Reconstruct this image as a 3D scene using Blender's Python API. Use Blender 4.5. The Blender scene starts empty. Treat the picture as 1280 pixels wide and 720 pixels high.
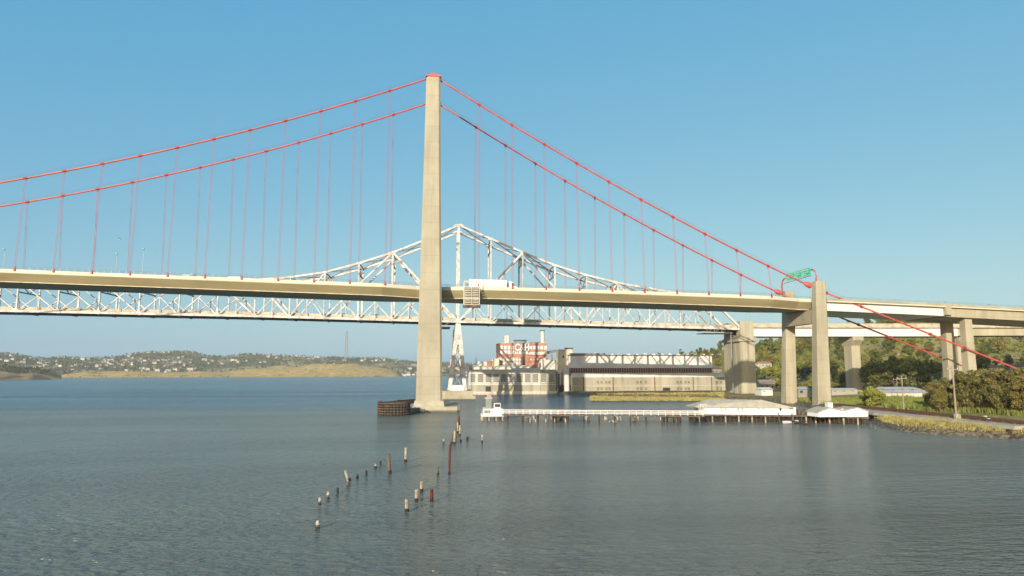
import bpy, math, random
import numpy as np
from mathutils import Vector, Matrix
random.seed(7); RNG = np.random.default_rng(7)
S = bpy.context.scene
COL = S.collection
PI = math.pi
R = math.radians

# ------------------------------------------------------------------ camera
CX, CD, CH = 2.718, 247.56, 13.5
YAW, PIT, ROLL, FPX = 0.10844, 0.12316, -0.00142, 853.0
def ray(px, py):
    X = (px-640)/FPX; Y = (py-360)/FPX
    c, s = math.cos(-ROLL), math.sin(-ROLL); X, Y = X*c-Y*s, X*s+Y*c
    u = -Y
    c, s = math.cos(PIT), math.sin(PIT); d = c-u*s; z = s+u*c
    c, s = math.cos(YAW), math.sin(YAW)
    return (X*c+d*s, -X*s+d*c, z)
def at(px, py, Y):                       # point of the vertical plane y=Y
    v = ray(px, py); t = (Y+CD)/v[1]
    return Vector((CX+t*v[0], Y, CH+t*v[2]))
def gz(px, py, Z=0.0):                   # point of the level z=Z
    v = ray(px, py); t = (Z-CH)/v[2]
    return Vector((CX+t*v[0], -CD+t*v[1], Z))

cd = bpy.data.cameras.new('camera'); cam = bpy.data.objects.new('camera', cd); COL.objects.link(cam)
cd.sensor_width = 36; cd.lens = FPX/1280*36; cd.clip_start = 0.5; cd.clip_end = 30000
fwd = Vector((math.sin(YAW)*math.cos(PIT), math.cos(YAW)*math.cos(PIT), math.sin(PIT)))
right = Vector((math.cos(YAW), -math.sin(YAW), 0)); up = right.cross(fwd)
M = Matrix((right, up, -fwd)).transposed().to_4x4()
M = M @ Matrix.Rotation(ROLL, 4, 'Z')
M.translation = (CX, -CD, CH); cam.matrix_world = M
S.camera = cam

# ------------------------------------------------------------------ materials
MT = {}
def mat(name, col, rough=.8, var=.12, scale=.25, col2=None, bump=0, metal=0, bscale=None, spec=.3, rand=0.0, stretch=(1,1,1), joints=None, detail=6):
    m = bpy.data.materials.new(name); m.use_nodes = True; nt = m.node_tree; N = nt.nodes; L = nt.links
    b = N['Principled BSDF']; b.inputs['Roughness'].default_value = rough; b.inputs['Metallic'].default_value = metal
    b.inputs['Specular IOR Level'].default_value = spec
    tc = N.new('ShaderNodeTexCoord'); mp = N.new('ShaderNodeMapping'); mp.inputs['Scale'].default_value = stretch
    L.new(tc.outputs['Object'], mp.inputs['Vector'])
    no = N.new('ShaderNodeTexNoise'); no.inputs['Scale'].default_value = scale; no.inputs['Detail'].default_value = detail; no.inputs['Roughness'].default_value = .62
    L.new(mp.outputs[0], no.inputs['Vector'])
    rp = N.new('ShaderNodeValToRGB')
    c = Vector(col); c2 = Vector(col2) if col2 else c*(1-var*1.6)
    rp.color_ramp.elements[0].position = .36; rp.color_ramp.elements[1].position = .62
    rp.color_ramp.elements[0].color = (*c2, 1); rp.color_ramp.elements[1].color = (*(c*(1+var*.5) if not col2 else c), 1)
    L.new(no.outputs['Fac'], rp.inputs['Fac'])
    out = rp.outputs['Color']
    if joints:                            # faint horizontal pour lines every <joints> metres
        sp = N.new('ShaderNodeSeparateXYZ'); L.new(tc.outputs['Object'], sp.inputs[0])
        md = N.new('ShaderNodeMath'); md.operation = 'PINGPONG'; md.inputs[1].default_value = joints/2; L.new(sp.outputs['Z'], md.inputs[0])
        lt = N.new('ShaderNodeMath'); lt.operation = 'LESS_THAN'; lt.inputs[1].default_value = .12; L.new(md.outputs[0], lt.inputs[0])
        ml = N.new('ShaderNodeMath'); ml.operation = 'MULTIPLY'; ml.inputs[1].default_value = .22; L.new(lt.outputs[0], ml.inputs[0])
        fl = N.new('ShaderNodeMath'); fl.operation = 'SNAP'; fl.inputs[1].default_value = joints; L.new(sp.outputs['Z'], fl.inputs[0])
        wn = N.new('ShaderNodeTexWhiteNoise'); wn.noise_dimensions = '1D'; L.new(fl.outputs[0], wn.inputs['W'])
        m2 = N.new('ShaderNodeMath'); m2.operation = 'MULTIPLY_ADD'; m2.inputs[1].default_value = .12; L.new(wn.outputs['Value'], m2.inputs[0]); L.new(ml.outputs[0], m2.inputs[2])
        mx = N.new('ShaderNodeMix'); mx.data_type = 'RGBA'; L.new(m2.outputs[0], mx.inputs['Factor']); L.new(out, mx.inputs['A'])
        mx.inputs['B'].default_value = (*(c*.45), 1); out = mx.outputs['Result']
    if 'concrete' in name:
        mp2 = N.new('ShaderNodeMapping'); mp2.inputs['Scale'].default_value = (1.1,1.1,.035); L.new(tc.outputs['Object'], mp2.inputs['Vector'])
        ns = N.new('ShaderNodeTexNoise'); ns.inputs['Scale'].default_value = 1; ns.inputs['Detail'].default_value = 4; L.new(mp2.outputs[0], ns.inputs['Vector'])
        ms = N.new('ShaderNodeMapRange'); ms.inputs['From Min'].default_value = .52; ms.inputs['From Max'].default_value = .72; ms.inputs['To Max'].default_value = .24 if name == 'old_concrete' else .20
        L.new(ns.outputs['Fac'], ms.inputs['Value'])
        m3 = N.new('ShaderNodeMix'); m3.data_type = 'RGBA'; L.new(ms.outputs[0], m3.inputs['Factor']); L.new(out, m3.inputs['A']); m3.inputs['B'].default_value = (*(c*.42), 1)
        ge = N.new('ShaderNodeNewGeometry'); s2 = N.new('ShaderNodeSeparateXYZ'); L.new(ge.outputs['Position'], s2.inputs[0])
        tl = N.new('ShaderNodeMapRange'); tl.inputs['From Min'].default_value = .95; tl.inputs['From Max'].default_value = .45; tl.inputs['To Max'].default_value = .75; L.new(s2.outputs['Z'], tl.inputs['Value'])
        m4 = N.new('ShaderNodeMix'); m4.data_type = 'RGBA'; L.new(tl.outputs[0], m4.inputs['Factor']); L.new(m3.outputs['Result'], m4.inputs['A']); m4.inputs['B'].default_value = (.05,.045,.03,1)
        out = m4.outputs['Result']
    if rand:
        oi = N.new('ShaderNodeObjectInfo'); hs = N.new('ShaderNodeHueSaturation')
        mr = N.new('ShaderNodeMapRange'); mr.inputs['To Min'].default_value = 1-rand; mr.inputs['To Max'].default_value = 1+rand
        L.new(oi.outputs['Random'], mr.inputs['Value']); L.new(mr.outputs[0], hs.inputs['Value'])
        mr2 = N.new('ShaderNodeMapRange'); mr2.inputs['To Min'].default_value = .5-rand*.06; mr2.inputs['To Max'].default_value = .5+rand*.07
        wn = N.new('ShaderNodeTexWhiteNoise'); wn.noise_dimensions = '1D'; L.new(oi.outputs['Random'], wn.inputs['W'])
        L.new(wn.outputs['Value'], mr2.inputs['Value']); L.new(mr2.outputs[0], hs.inputs['Hue'])
        L.new(out, hs.inputs['Color']); out = hs.outputs['Color']
    L.new(out, b.inputs['Base Color'])
    if bump:
        n2 = N.new('ShaderNodeTexNoise'); n2.inputs['Scale'].default_value = bscale or scale*4; n2.inputs['Detail'].default_value = 5
        L.new(tc.outputs['Object'], n2.inputs['Vector'])
        bp = N.new('ShaderNodeBump'); bp.inputs['Strength'].default_value = .6; bp.inputs['Distance'].default_value = bump
        L.new(n2.outputs['Fac'], bp.inputs['Height']); L.new(bp.outputs[0], b.inputs['Normal'])
    MT[name] = m; return m

mat('tower_concrete', (.385,.36,.28), .85, .10, .09, joints=6.1, bump=.05, bscale=1.2)
mat('pier_concrete', (.39,.36,.27), .88, .16, .12, joints=5.0, bump=.08, bscale=.8, stretch=(1,1,.25))
mat('old_concrete', (.42,.385,.29), .9, .14, .16, bump=.1, bscale=.8, stretch=(1,1,.18))
mat('footing_concrete', (.42,.39,.30), .9, .14, .3, bump=.05)
mat('dark_concrete', (.16,.155,.14), .9, .3, .4, bump=.05)
mat('cable_red', (.50,.095,.085), .45, .14, .3, spec=.4)
mat('hanger_red', (.40,.075,.10), .5, .1, .3)
mat('band_red', (.34,.045,.04), .5, .1, .3)
mat('parapet', (.60,.57,.49), .7, .09, .3, stretch=(.3,1,1))
mat('girder_olive', (.42,.37,.22), .65, .12, .12, stretch=(.25,1,1.5))
mat('girder_white', (.66,.67,.69), .6, .08, .2, stretch=(.3,1,1))
mat('bottom_flange', (.55,.46,.36), .7, .15, .3)
mat('truss_white', (.62,.59,.56), .6, .22, .35, bump=.02)
mat('truss_grey', (.30,.31,.31), .6, .2, .35)
mat('truss_deck', (.52,.46,.36), .8, .2, .3)
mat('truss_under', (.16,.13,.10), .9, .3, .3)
mat('asphalt', (.06,.06,.06), .9, .2, .6)
mat('rail_steel', (.30,.36,.32), .5, .1, .5, metal=.2)
mat('rust', (.22,.10,.06), .9, .3, 1.2, bump=.02)
mat('timber_dark', (.075,.05,.035), .95, .4, 1.2, bump=.05)
mat('timber_light', (.135,.115,.095), .95, .35, 1.4, bump=.05)
mat('pile_cream', (0.468,0.414,0.306), .95, .3, 1.6, bump=.03, col2=(0.234,0.189,0.135))
mat('pile_brown', (.17,.13,.095), .95, .3, 1.6, bump=.04, col2=(.10,.065,.045))
mat('pile_red', (0.112,0.022,0.021), .7, .3, 1.4, bump=.02, col2=(0.083,0.016,0.016))
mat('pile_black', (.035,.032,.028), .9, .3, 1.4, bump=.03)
mat('guano', (0.468,0.451,0.399), .9, .15, 3)
mat('seaweed', (.03,.028,.02), .8, .3, 3)
mat('white_paint', (.66,.65,.67), .6, .05, .5)
mat('white_wall', (.74,.76,.80), .65, .04, .3)
mat('hut_grey', (.22,.26,.24), .4, .1, .5)
mat('shed_roof', (.43,.40,.32), .9, .14, .5, bump=.03)
mat('flag_pink', (.45,.28,.28), .8, .1, 1)
mat('mill_wall', (.58,.57,.51), .85, .12, .12, stretch=(1,1,.3))
mat('mill_lower', (.40,.37,.29), .88, .18, .10, stretch=(1,1,.25))
mat('mill_white', (.66,.65,.62), .85, .1, .12)
mat('mill_cream', (.66,.57,.41), .85, .1, .12)
mat('mill_window', (0.096,0.096,0.084), .4, .3, .5)
mat('mill_roof', (.22,.21,.20), .9, .2, .3)
mat('maroon', (.10,.035,.04), .5, .2, .8)
mat('brick', (.46,.235,.175), .9, .2, .4)
mat('brick_pale', (.46,.33,.26), .9, .2, .4)
mat('window_white', (.70,.70,.68), .5, .15, .8)
mat('glass_dark', (.05,.06,.07), .15, .2, .6, spec=.6)
mat('sign_green', (.0,.50,.30), .5, .06, .5)
mat('sign_white', (.72,.74,.72), .5, .02, 1)
mat('truck_white', (.74,.77,.82), .4, .04, .4)
mat('car_blue', (.03,.17,.32), .25, .05, .4, spec=.6)
mat('car_silver', (.42,.43,.44), .3, .05, .4, spec=.6, metal=.3)
mat('car_dark', (.05,.05,.055), .3, .05, .4, spec=.6)
mat('car_white', (.75,.75,.74), .3, .03, .4, spec=.5)
mat('tyre', (.02,.02,.02), .9, .1, 1)
mat('bark', (.16,.11,.075), .95, .3, 2, stretch=(1,1,.3))
mat('leaf_dark', (0.121,0.134,0.030), .8, .3, .5, col2=(0.064,0.077,0.018), rand=.28)
mat('leaf_mid', (0.185,0.198,0.039), .8, .3, .5, col2=(0.106,0.122,0.025), rand=.28)
mat('leaf_light', (0.270,0.269,0.048), .8, .3, .5, col2=(0.142,0.160,0.030), rand=.22)
mat('leaf_olive', (0.234,0.186,0.052), .8, .3, .5, col2=(0.135,0.115,0.032), rand=.25)
mat('leaf_hedge', (.185,.165,.045), .8, .3, .35, col2=(.075,.078,.022), rand=.22)
mat('far_wall', (.40,.375,.34), .85, .1, .2, rand=.3)
mat('far_leaf', (.095,.095,.055), .9, .3, .02, col2=(.05,.06,.035))
mat('grass_green', (.23,.26,.06), .95, .2, .3, col2=(.10,.125,.03))
mat('grass_dry', (.38,.33,.13), .95, .2, .3, col2=(.23,.20,.075))
mat('rock', (0.425,0.354,0.241), .95, .3, .9, col2=(0.150,0.122,0.092), bump=.1)
mat('ballast', (0.217,0.145,0.116), .95, .3, 1.2, bump=.04)
mat('rail_rust', (.16,.07,.045), .6, .2, 1)
mat('gravel_path', (0.390,0.351,0.273), .95, .15, .4)
mat('wood_pole', (.33,.28,.22), .9, .2, 1, stretch=(1,1,.2))
mat('house_wall', (.44,.41,.36), .85, .08, .2, rand=.35)
mat('house_roof', (.22,.17,.145), .9, .1, .3, rand=.4)
mat('house_tile', (.33,.17,.11), .9, .1, .3, rand=.3)
mat('metal_roof', (.48,.50,.52), .5, .12, .3)
mat('lattice', (.20,.18,.18), .7, .1, .1)
mat('bird_white', (.7,.7,.68), .8, .1, 3)
mat('yellow_box', (.55,.42,.10), .7, .1, 1)

# water
def water_mat():
    m = bpy.data.materials.new('water'); m.use_nodes = True; nt = m.node_tree; N = nt.nodes; L = nt.links
    b = N['Principled BSDF']; b.inputs['Base Color'].default_value = (.108,.134,.122,1)
    b.inputs['Roughness'].default_value = .19; b.inputs['IOR'].default_value = 1.333
    tc = N.new('ShaderNodeTexCoord')
    def noise(sx, sy, rot, det, rough=.55):
        mp = N.new('ShaderNodeMapping'); mp.inputs['Scale'].default_value = (sx, sy, 1); mp.inputs['Rotation'].default_value = (0,0,R(rot))
        L.new(tc.outputs['Object'], mp.inputs['Vector'])
        n = N.new('ShaderNodeTexNoise'); n.inputs['Scale'].default_value = 1; n.inputs['Detail'].default_value = det; n.inputs['Roughness'].default_value = rough
        L.new(mp.outputs[0], n.inputs['Vector']); return n.outputs['Fac']
    def mul(a, k):
        x = N.new('ShaderNodeMath'); x.operation = 'MULTIPLY'; L.new(a, x.inputs[0])
        if isinstance(k, float): x.inputs[1].default_value = k
        else: L.new(k, x.inputs[1])
        return x.outputs[0]
    def add(a, c):
        x = N.new('ShaderNodeMath'); x.operation = 'ADD'; L.new(a, x.inputs[0]); L.new(c, x.inputs[1]); return x.outputs[0]
    small = noise(1.0, 2.2, 9, 2, .5); mid = noise(.34, .8, -10, 2, .5); mid2 = noise(.13, .34, 14, 2, .5); big = noise(.04, .11, -18, 2)
    gust = noise(.004, .011, 8, 4, .6)
    gr = N.new('ShaderNodeMapRange'); gr.inputs['From Min'].default_value = .35; gr.inputs['From Max'].default_value = .66
    gr.inputs['To Min'].default_value = .35; gr.inputs['To Max'].default_value = 1.5; L.new(gust, gr.inputs['Value'])
    h = mul(add(add(mul(small, 1.0), mul(mid, 1.25)), add(mul(mid2, 1.0), mul(big, .6))), gr.outputs[0])
    bp = N.new('ShaderNodeBump'); bp.inputs['Strength'].default_value = 1; bp.inputs['Distance'].default_value = 1.0
    L.new(h, bp.inputs['Height']); L.new(bp.outputs[0], b.inputs['Normal'])
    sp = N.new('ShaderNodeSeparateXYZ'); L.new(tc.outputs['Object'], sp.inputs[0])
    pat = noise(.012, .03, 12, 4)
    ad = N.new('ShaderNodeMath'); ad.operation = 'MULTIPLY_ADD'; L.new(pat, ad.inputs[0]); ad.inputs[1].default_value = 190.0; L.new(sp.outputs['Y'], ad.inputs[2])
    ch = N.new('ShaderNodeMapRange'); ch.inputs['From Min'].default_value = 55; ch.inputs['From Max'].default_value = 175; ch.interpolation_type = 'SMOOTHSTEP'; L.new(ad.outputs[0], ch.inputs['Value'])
    mc = N.new('ShaderNodeMix'); mc.data_type = 'RGBA'; L.new(ch.outputs[0], mc.inputs['Factor']); mc.inputs['A'].default_value = (.130,.152,.142,1); mc.inputs['B'].default_value = (.050,.110,.165,1)  # far water's blue sky reflection is painted into the base colour
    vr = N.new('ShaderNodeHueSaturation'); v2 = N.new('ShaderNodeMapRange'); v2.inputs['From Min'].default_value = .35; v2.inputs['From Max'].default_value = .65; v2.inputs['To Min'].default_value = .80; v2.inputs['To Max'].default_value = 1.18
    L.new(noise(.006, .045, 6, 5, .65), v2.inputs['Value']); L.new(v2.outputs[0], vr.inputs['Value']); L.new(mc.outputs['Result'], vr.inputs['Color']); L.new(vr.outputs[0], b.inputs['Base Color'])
    MT['water'] = m
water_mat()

# ------------------------------------------------------------------ mesh helpers
class MB:
    def __init__(s): s.v = []; s.f = []; s.mi = []; s.m = 0
    def add(s, vs, fs):
        o = len(s.v); s.v += [tuple(v) for v in vs]
        for f in fs: s.f.append(tuple(i+o for i in f)); s.mi.append(s.m)
        return s
    def box(s, x0, x1, y0, y1, z0, z1):
        return s.add([(x0,y0,z0),(x1,y0,z0),(x1,y1,z0),(x0,y1,z0),(x0,y0,z1),(x1,y0,z1),(x1,y1,z1),(x0,y1,z1)],
                     [(3,2,1,0),(4,5,6,7),(0,1,5,4),(1,2,6,5),(2,3,7,6),(3,0,4,7)])
    def frus(s, a, b):                    # (x0,x1,y0,y1,z) bottom and top rectangles
        x0,x1,y0,y1,z0 = a; X0,X1,Y0,Y1,z1 = b
        return s.add([(x0,y0,z0),(x1,y0,z0),(x1,y1,z0),(x0,y1,z0),(X0,Y0,z1),(X1,Y0,z1),(X1,Y1,z1),(X0,Y1,z1)],
                     [(3,2,1,0),(4,5,6,7),(0,1,5,4),(1,2,6,5),(2,3,7,6),(3,0,4,7)])
    def beam(s, p, q, w, h=None, upv=(0,0,1)):
        h = h or w; p = Vector(p); q = Vector(q); d = (q-p).normalized(); u = Vector(upv)
        if abs(d.dot(u)) > .98: u = Vector((0,1,0))
        a = d.cross(u).normalized(); c = a.cross(d)
        vs = []
        for b in (p, q):
            for i, j in ((-1,-1),(1,-1),(1,1),(-1,1)): vs.append(b+a*(i*w/2)+c*(j*h/2))
        return s.add(vs, [(0,1,2,3),(7,6,5,4),(0,4,5,1),(1,5,6,2),(2,6,7,3),(3,7,4,0)])
    def tube(s, pts, r, n=8, cap=True, rs=None):
        pts = [Vector(p) for p in pts]; k = len(pts); vs = []; fs = []
        for i, p in enumerate(pts):
            d = (pts[min(i+1,k-1)]-pts[max(i-1,0)]).normalized(); u = Vector((0,0,1)) if abs(d.z) < .95 else Vector((0,1,0))
            a = d.cross(u).normalized(); c = a.cross(d); rr = rs[i] if rs else r
            for j in range(n):
                t = 2*PI*j/n; vs.append(p+a*(rr*math.cos(t))+c*(rr*math.sin(t)))
        for i in range(k-1):
            for j in range(n): fs.append((i*n+j, i*n+(j+1)%n, (i+1)*n+(j+1)%n, (i+1)*n+j))
        if cap: fs.append(tuple(range(n))[::-1]); fs.append(tuple((k-1)*n+j for j in range(n)))
        return s.add(vs, fs)
    def sweep(s, secs, closed=True, caps=True):   # list of same-length rings
        n = len(secs[0]); vs = [p for r in secs for p in r]; fs = []
        m = n if closed else n-1
        for i in range(len(secs)-1):
            for j in range(m): fs.append((i*n+j, i*n+(j+1)%n, (i+1)*n+(j+1)%n, (i+1)*n+j))
        if closed and caps: fs.append(tuple(range(n))[::-1]); fs.append(tuple((len(secs)-1)*n+j for j in range(n)))
        return s.add(vs, fs)
    def prism(s, poly, z0, z1):
        n = len(poly)
        return s.add([(x,y,z0) for x,y in poly]+[(x,y,z1) for x,y in poly],
                     [tuple(range(n))[::-1], tuple(range(n,2*n))]+[(i,(i+1)%n,n+(i+1)%n,n+i) for i in range(n)])
    def prismY(s, poly, y0, y1):          # poly in xz
        n = len(poly)
        return s.add([(x,y0,z) for x,z in poly]+[(x,y1,z) for x,z in poly],
                     [tuple(range(n)), tuple(range(n,2*n))[::-1]]+[(i,n+i,n+(i+1)%n,(i+1)%n) for i in range(n)])
    def prismX(s, poly, x0, x1):          # poly in yz
        n = len(poly)
        return s.add([(x0,y,z) for y,z in poly]+[(x1,y,z) for y,z in poly],
                     [tuple(range(n))[::-1], tuple(range(n,2*n))]+[(i,(i+1)%n,n+(i+1)%n,n+i) for i in range(n)])
    def build(s, name, m, parent=None, smooth=False):
        me = bpy.data.meshes.new(name)
        off = Vector(wloc(parent)) if parent else Vector((0,0,0))
        v = np.array(s.v, dtype=float).reshape(-1,3) - np.array(off)
        me.from_pydata(v.tolist(), [], s.f)
        ms = m if isinstance(m, (list, tuple)) else [m]
        for x in ms: me.materials.append(MT[x])
        if len(ms) > 1: me.polygons.foreach_set('material_index', s.mi)
        if smooth: me.polygons.foreach_set('use_smooth', [True]*len(me.polygons))
        me.update()
        o = bpy.data.objects.new(name, me); COL.objects.link(o)
        if parent: o.parent = parent
        return o
def wloc(o):
    v = Vector((0,0,0))
    while o is not None: v += o.location; o = o.parent
    return v
def tag(o, label=None, cat=None, group=None, kind=None):
    if label: o['label'] = label
    if cat: o['category'] = cat
    if group: o['group'] = group
    if kind: o['kind'] = kind
    return o
def empty(name, loc=(0,0,0), label=None, cat=None, group=None, rz=0, parent=None):
    o = bpy.data.objects.new(name, None); COL.objects.link(o); o.location = loc; o.rotation_euler = (0,0,rz)
    o.empty_display_size = .5
    if parent: o.parent = parent
    return tag(o, label, cat, group)
def kids(o): return list(CH_.get(o.name, []))
CH_ = {}
def index_kids(o):
    CH_[o.name] = [c for c in bpy.data.objects if c.parent == o]
    for c in CH_[o.name]: index_kids(c)
def copy_tree(o, parent=None):
    c = o.copy(); COL.objects.link(c); c.parent = parent
    for ch in kids(o): copy_tree(ch, c)
    return c
def mesh_np(name, v, f, m, parent=None, quad=True, smooth=False):
    me = bpy.data.meshes.new(name); n = len(v); k = f.shape[1]
    me.vertices.add(n); me.vertices.foreach_set('co', np.asarray(v, np.float32).ravel())
    me.loops.add(f.size); me.loops.foreach_set('vertex_index', np.asarray(f, np.int32).ravel())
    me.polygons.add(len(f)); me.polygons.foreach_set('loop_start', np.arange(0, f.size, k, dtype=np.int32))
    me.polygons.foreach_set('loop_total', np.full(len(f), k, dtype=np.int32))
    if smooth: me.polygons.foreach_set('use_smooth', np.ones(len(f), dtype=bool))
    me.materials.append(MT[m]); me.update(calc_edges=True); me.validate()
    o = bpy.data.objects.new(name, me); COL.objects.link(o)
    if parent: o.parent = parent
    return o

# ------------------------------------------------------------------ light and sky
SUN_T, SUN_E = .50, .315                  # shadow drift in +x and drop in z per metre of +y
sd = Vector((-SUN_T, -1, SUN_E)).normalized()        # towards the sun
sl = bpy.data.lights.new('sun', 'SUN'); sun = bpy.data.objects.new('sun', sl); COL.objects.link(sun)
sl.energy = 4.3; sl.angle = R(.5); sl.color = (1, .88, .69)
sun.rotation_euler = sd.to_track_quat('Z', 'Y').to_euler(); sun.location = (-80,-400,250)
W = bpy.data.worlds.new('World'); S.world = W; W.use_nodes = True
wn = W.node_tree; bg = wn.nodes['Background']; bg.inputs['Strength'].default_value = .13
sky = wn.nodes.new('ShaderNodeTexSky'); sky.sky_type = 'NISHITA'; sky.sun_disc = False
sky.sun_elevation = math.asin(sd.z); sky.sun_rotation = math.atan2(sd.x, sd.y)
sky.altitude = 0; sky.air_density = .8; sky.dust_density = 2.0; sky.ozone_density = .3
skm = wn.nodes.new('ShaderNodeVectorMath'); skm.operation = 'MULTIPLY_ADD'       # white balance and clear blue of the evening sky
skm.inputs[1].default_value = (.60,.45,.17); skm.inputs[2].default_value = (.05,1.5,3.2)
wn.links.new(sky.outputs[0], skm.inputs[0]); wn.links.new(skm.outputs[0], bg.inputs['Color'])
S.view_settings.view_transform = 'Standard'; S.view_settings.look = 'None'; S.view_settings.gamma = 1
S.view_settings.exposure = 0.45
S.cycles.use_denoising = True; S.cycles.max_bounces = 6; S.cycles.diffuse_bounces = 3; S.cycles.glossy_bounces = 3
S.cycles.volume_bounces = 0; S.cycles.sample_clamp_direct = 6; S.cycles.sample_clamp_indirect = 4; S.cycles.caustics_reflective = False; S.cycles.caustics_refractive = False

# ------------------------------------------------------------------ terrain
def sstep(x): x = np.clip(x, 0, 1); return x*x*(3-2*x)
_g = RNG.random((64,64))
def vnoise(x, y, s):
    x = np.asarray(x)/s; y = np.asarray(y)/s; xi = np.floor(x).astype(int); yi = np.floor(y).astype(int); fx = x-xi; fy = y-yi
    fx = fx*fx*(3-2*fx); fy = fy*fy*(3-2*fy)
    g = lambda a, b: _g[a % 64, b % 64]
    return (g(xi,yi)*(1-fx)+g(xi+1,yi)*fx)*(1-fy)+(g(xi,yi+1)*(1-fx)+g(xi+1,yi+1)*fx)*fy
def fbm(x, y, s, o=4):
    r = 0; a = 1; t = 0
    for i in range(o): r = r+a*vnoise(x+37*i, y+91*i, s/2**i); t += a; a *= .5
    return r/t
bank = [gz(px, py) for px, py in ((1085,533),(1104,538),(1122,540.5),(1163,543.5),(1205,546),(1247,549),(1280,552.5))][::-1]
LAND = [(150,-500),(128,-190)]+[(p.x,p.y) for p in bank]+[(122,-62),(130,-40),(137,-12),(146,20),(150,60)]
LAND += [(gz(895,499.5).x, gz(895,499.5).y), (gz(860,498.5).x, gz(860,498.5).y), (gz(740,497.3).x, gz(740,497.3).y),(80,168),(60,194),(29,196),(28,230),(45,500),(140,2500),(5000,2500),(5000,-500)]
def seg_d(px, py, poly):
    px = np.asarray(px, float); py = np.asarray(py, float); D = np.full(px.shape, 1e9); ins = np.zeros(px.shape, bool)
    n = len(poly)
    for i in range(n):
        x0,y0 = poly[i]; x1,y1 = poly[(i+1)%n]; dx,dy = x1-x0,y1-y0
        t = np.clip(((px-x0)*dx+(py-y0)*dy)/(dx*dx+dy*dy), 0, 1)
        D = np.minimum(D, np.hypot(px-x0-t*dx, py-y0-t*dy))
        c = ((y0 > py) != (y1 > py)) & (px < (dx)*(py-y0)/(dy if dy else 1e-9)+x0); ins ^= c
    return np.where(ins, D, -D)
def hill(X, Y):
    X = np.asarray(X, float); Y = np.asarray(Y, float)
    Xe = X-np.clip(Y-380, 0, None)*.45
    Rr = np.interp(Xe, [60,150,200,300,370,420,500,620,900,1600], [1,8,24,34,42,57,67,72,86,100])
    toe = np.interp(X, [100,180,205,300,400,600,900], [340,250,120,75,60,30,-20])
    run = np.interp(X, [150,200,300,500,900], [240,330,360,380,420])
    return Rr*sstep((Y-toe)/run)
def height(X, Y):
    X = np.asarray(X, float); Y = np.asarray(Y, float)
    d = seg_d(X, Y, LAND)
    lot = sstep((Y-120)/40)*sstep((250-X)/60)
    top = 2.0*(1-lot)+1.8*lot
    base = -3+(3+top)*sstep((d+3.0)/9.5)+np.clip(d-6, 0, 60)*.02*(1-lot)
    n = (fbm(X, Y, 9, 3)-.5)*.9*sstep((d+2)/5)*(1-lot*.6)
    h = hill(X, Y); n = n+(fbm(X, Y, 90, 4)-.5)*.32*h*sstep(h/25)
    return base+n+h*sstep(d/40)
xs = np.unique(np.concatenate([np.arange(20,100,8), np.arange(100,240,2.2), np.arange(240,700,9), np.arange(700,1500,30)]))
ys = np.unique(np.concatenate([np.arange(-400,-150,5), np.arange(-150,60,2.2), np.arange(60,260,5), np.arange(260,800,10), np.arange(800,1800,40)]))
gx, gy = np.meshgrid(xs, ys); gh = height(gx, gy)
v = np.stack([gx.ravel(), gy.ravel(), gh.ravel()], 1); nx = len(xs); ny = len(ys)
ii, jj = np.meshgrid(np.arange(nx-1), np.arange(ny-1)); a = (jj*nx+ii).ravel()
def ground_mat():
    m = bpy.data.materials.new('ground'); m.use_nodes = True; nt = m.node_tree; N = nt.nodes; L = nt.links
    b = N['Principled BSDF']; b.inputs['Roughness'].default_value = .95; b.inputs['Specular IOR Level'].default_value = .1
    ge = N.new('ShaderNodeNewGeometry')
    def nz(sc, det=5):
        n = N.new('ShaderNodeTexNoise'); n.inputs['Scale'].default_value = sc; n.inputs['Detail'].default_value = det; L.new(ge.outputs['Position'], n.inputs['Vector']); return n.outputs['Fac']
    def ramp(f, p0, c0, p1, c1, mid=None):
        r = N.new('ShaderNodeValToRGB'); e = r.color_ramp.elements; e[0].position = p0; e[0].color = (*c0,1); e[1].position = p1; e[1].color = (*c1,1)
        if mid: x = e.new(mid[0]); x.color = (*mid[1],1)
        L.new(f, r.inputs[0]); return r.outputs[0]
    def mix(f, a, c):
        x = N.new('ShaderNodeMix'); x.data_type = 'RGBA'; L.new(f, x.inputs['Factor']); L.new(a, x.inputs['A']); L.new(c, x.inputs['B']); return x.outputs['Result']
    dry = ramp(nz(.35, 8), .35, (.23,.18,.09), .65, (.40,.31,.14))
    grn = ramp(nz(.5, 8), .35, (.15,.16,.045), .65, (.28,.27,.08))
    c = mix(ramp(nz(.022), .47, (0,0,0), .56, (1,1,1)), dry, grn)
    sp = N.new('ShaderNodeSeparateXYZ'); L.new(ge.outputs['Position'], sp.inputs[0])
    ad = N.new('ShaderNodeMath'); ad.operation = 'MULTIPLY_ADD'; L.new(nz(.4), ad.inputs[0]); ad.inputs[1].default_value = -2.2; L.new(sp.outputs['Z'], ad.inputs[2])
    mr = N.new('ShaderNodeMapRange'); mr.inputs['From Min'].default_value = .1; mr.inputs['From Max'].default_value = 1.3; L.new(ad.outputs[0], mr.inputs['Value'])
    mud = ramp(nz(1.3), .4, (.07,.055,.04), .62, (.24,.19,.135))
    c = mix(mr.outputs[0], mud, c)
    L.new(c, b.inputs['Base Color'])
    bp = N.new('ShaderNodeBump'); bp.inputs['Distance'].default_value = .35; L.new(nz(1.6, 6), bp.inputs['Height']); L.new(bp.outputs[0], b.inputs['Normal'])
    MT['ground'] = m
ground_mat()
g = mesh_np('ground', v, np.stack([a, a+1, a+nx+1, a+nx], 1), 'ground', smooth=True); g['kind'] = 'structure'
def hz(x, y): return float(height(np.array([x]), np.array([y]))[0])

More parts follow.
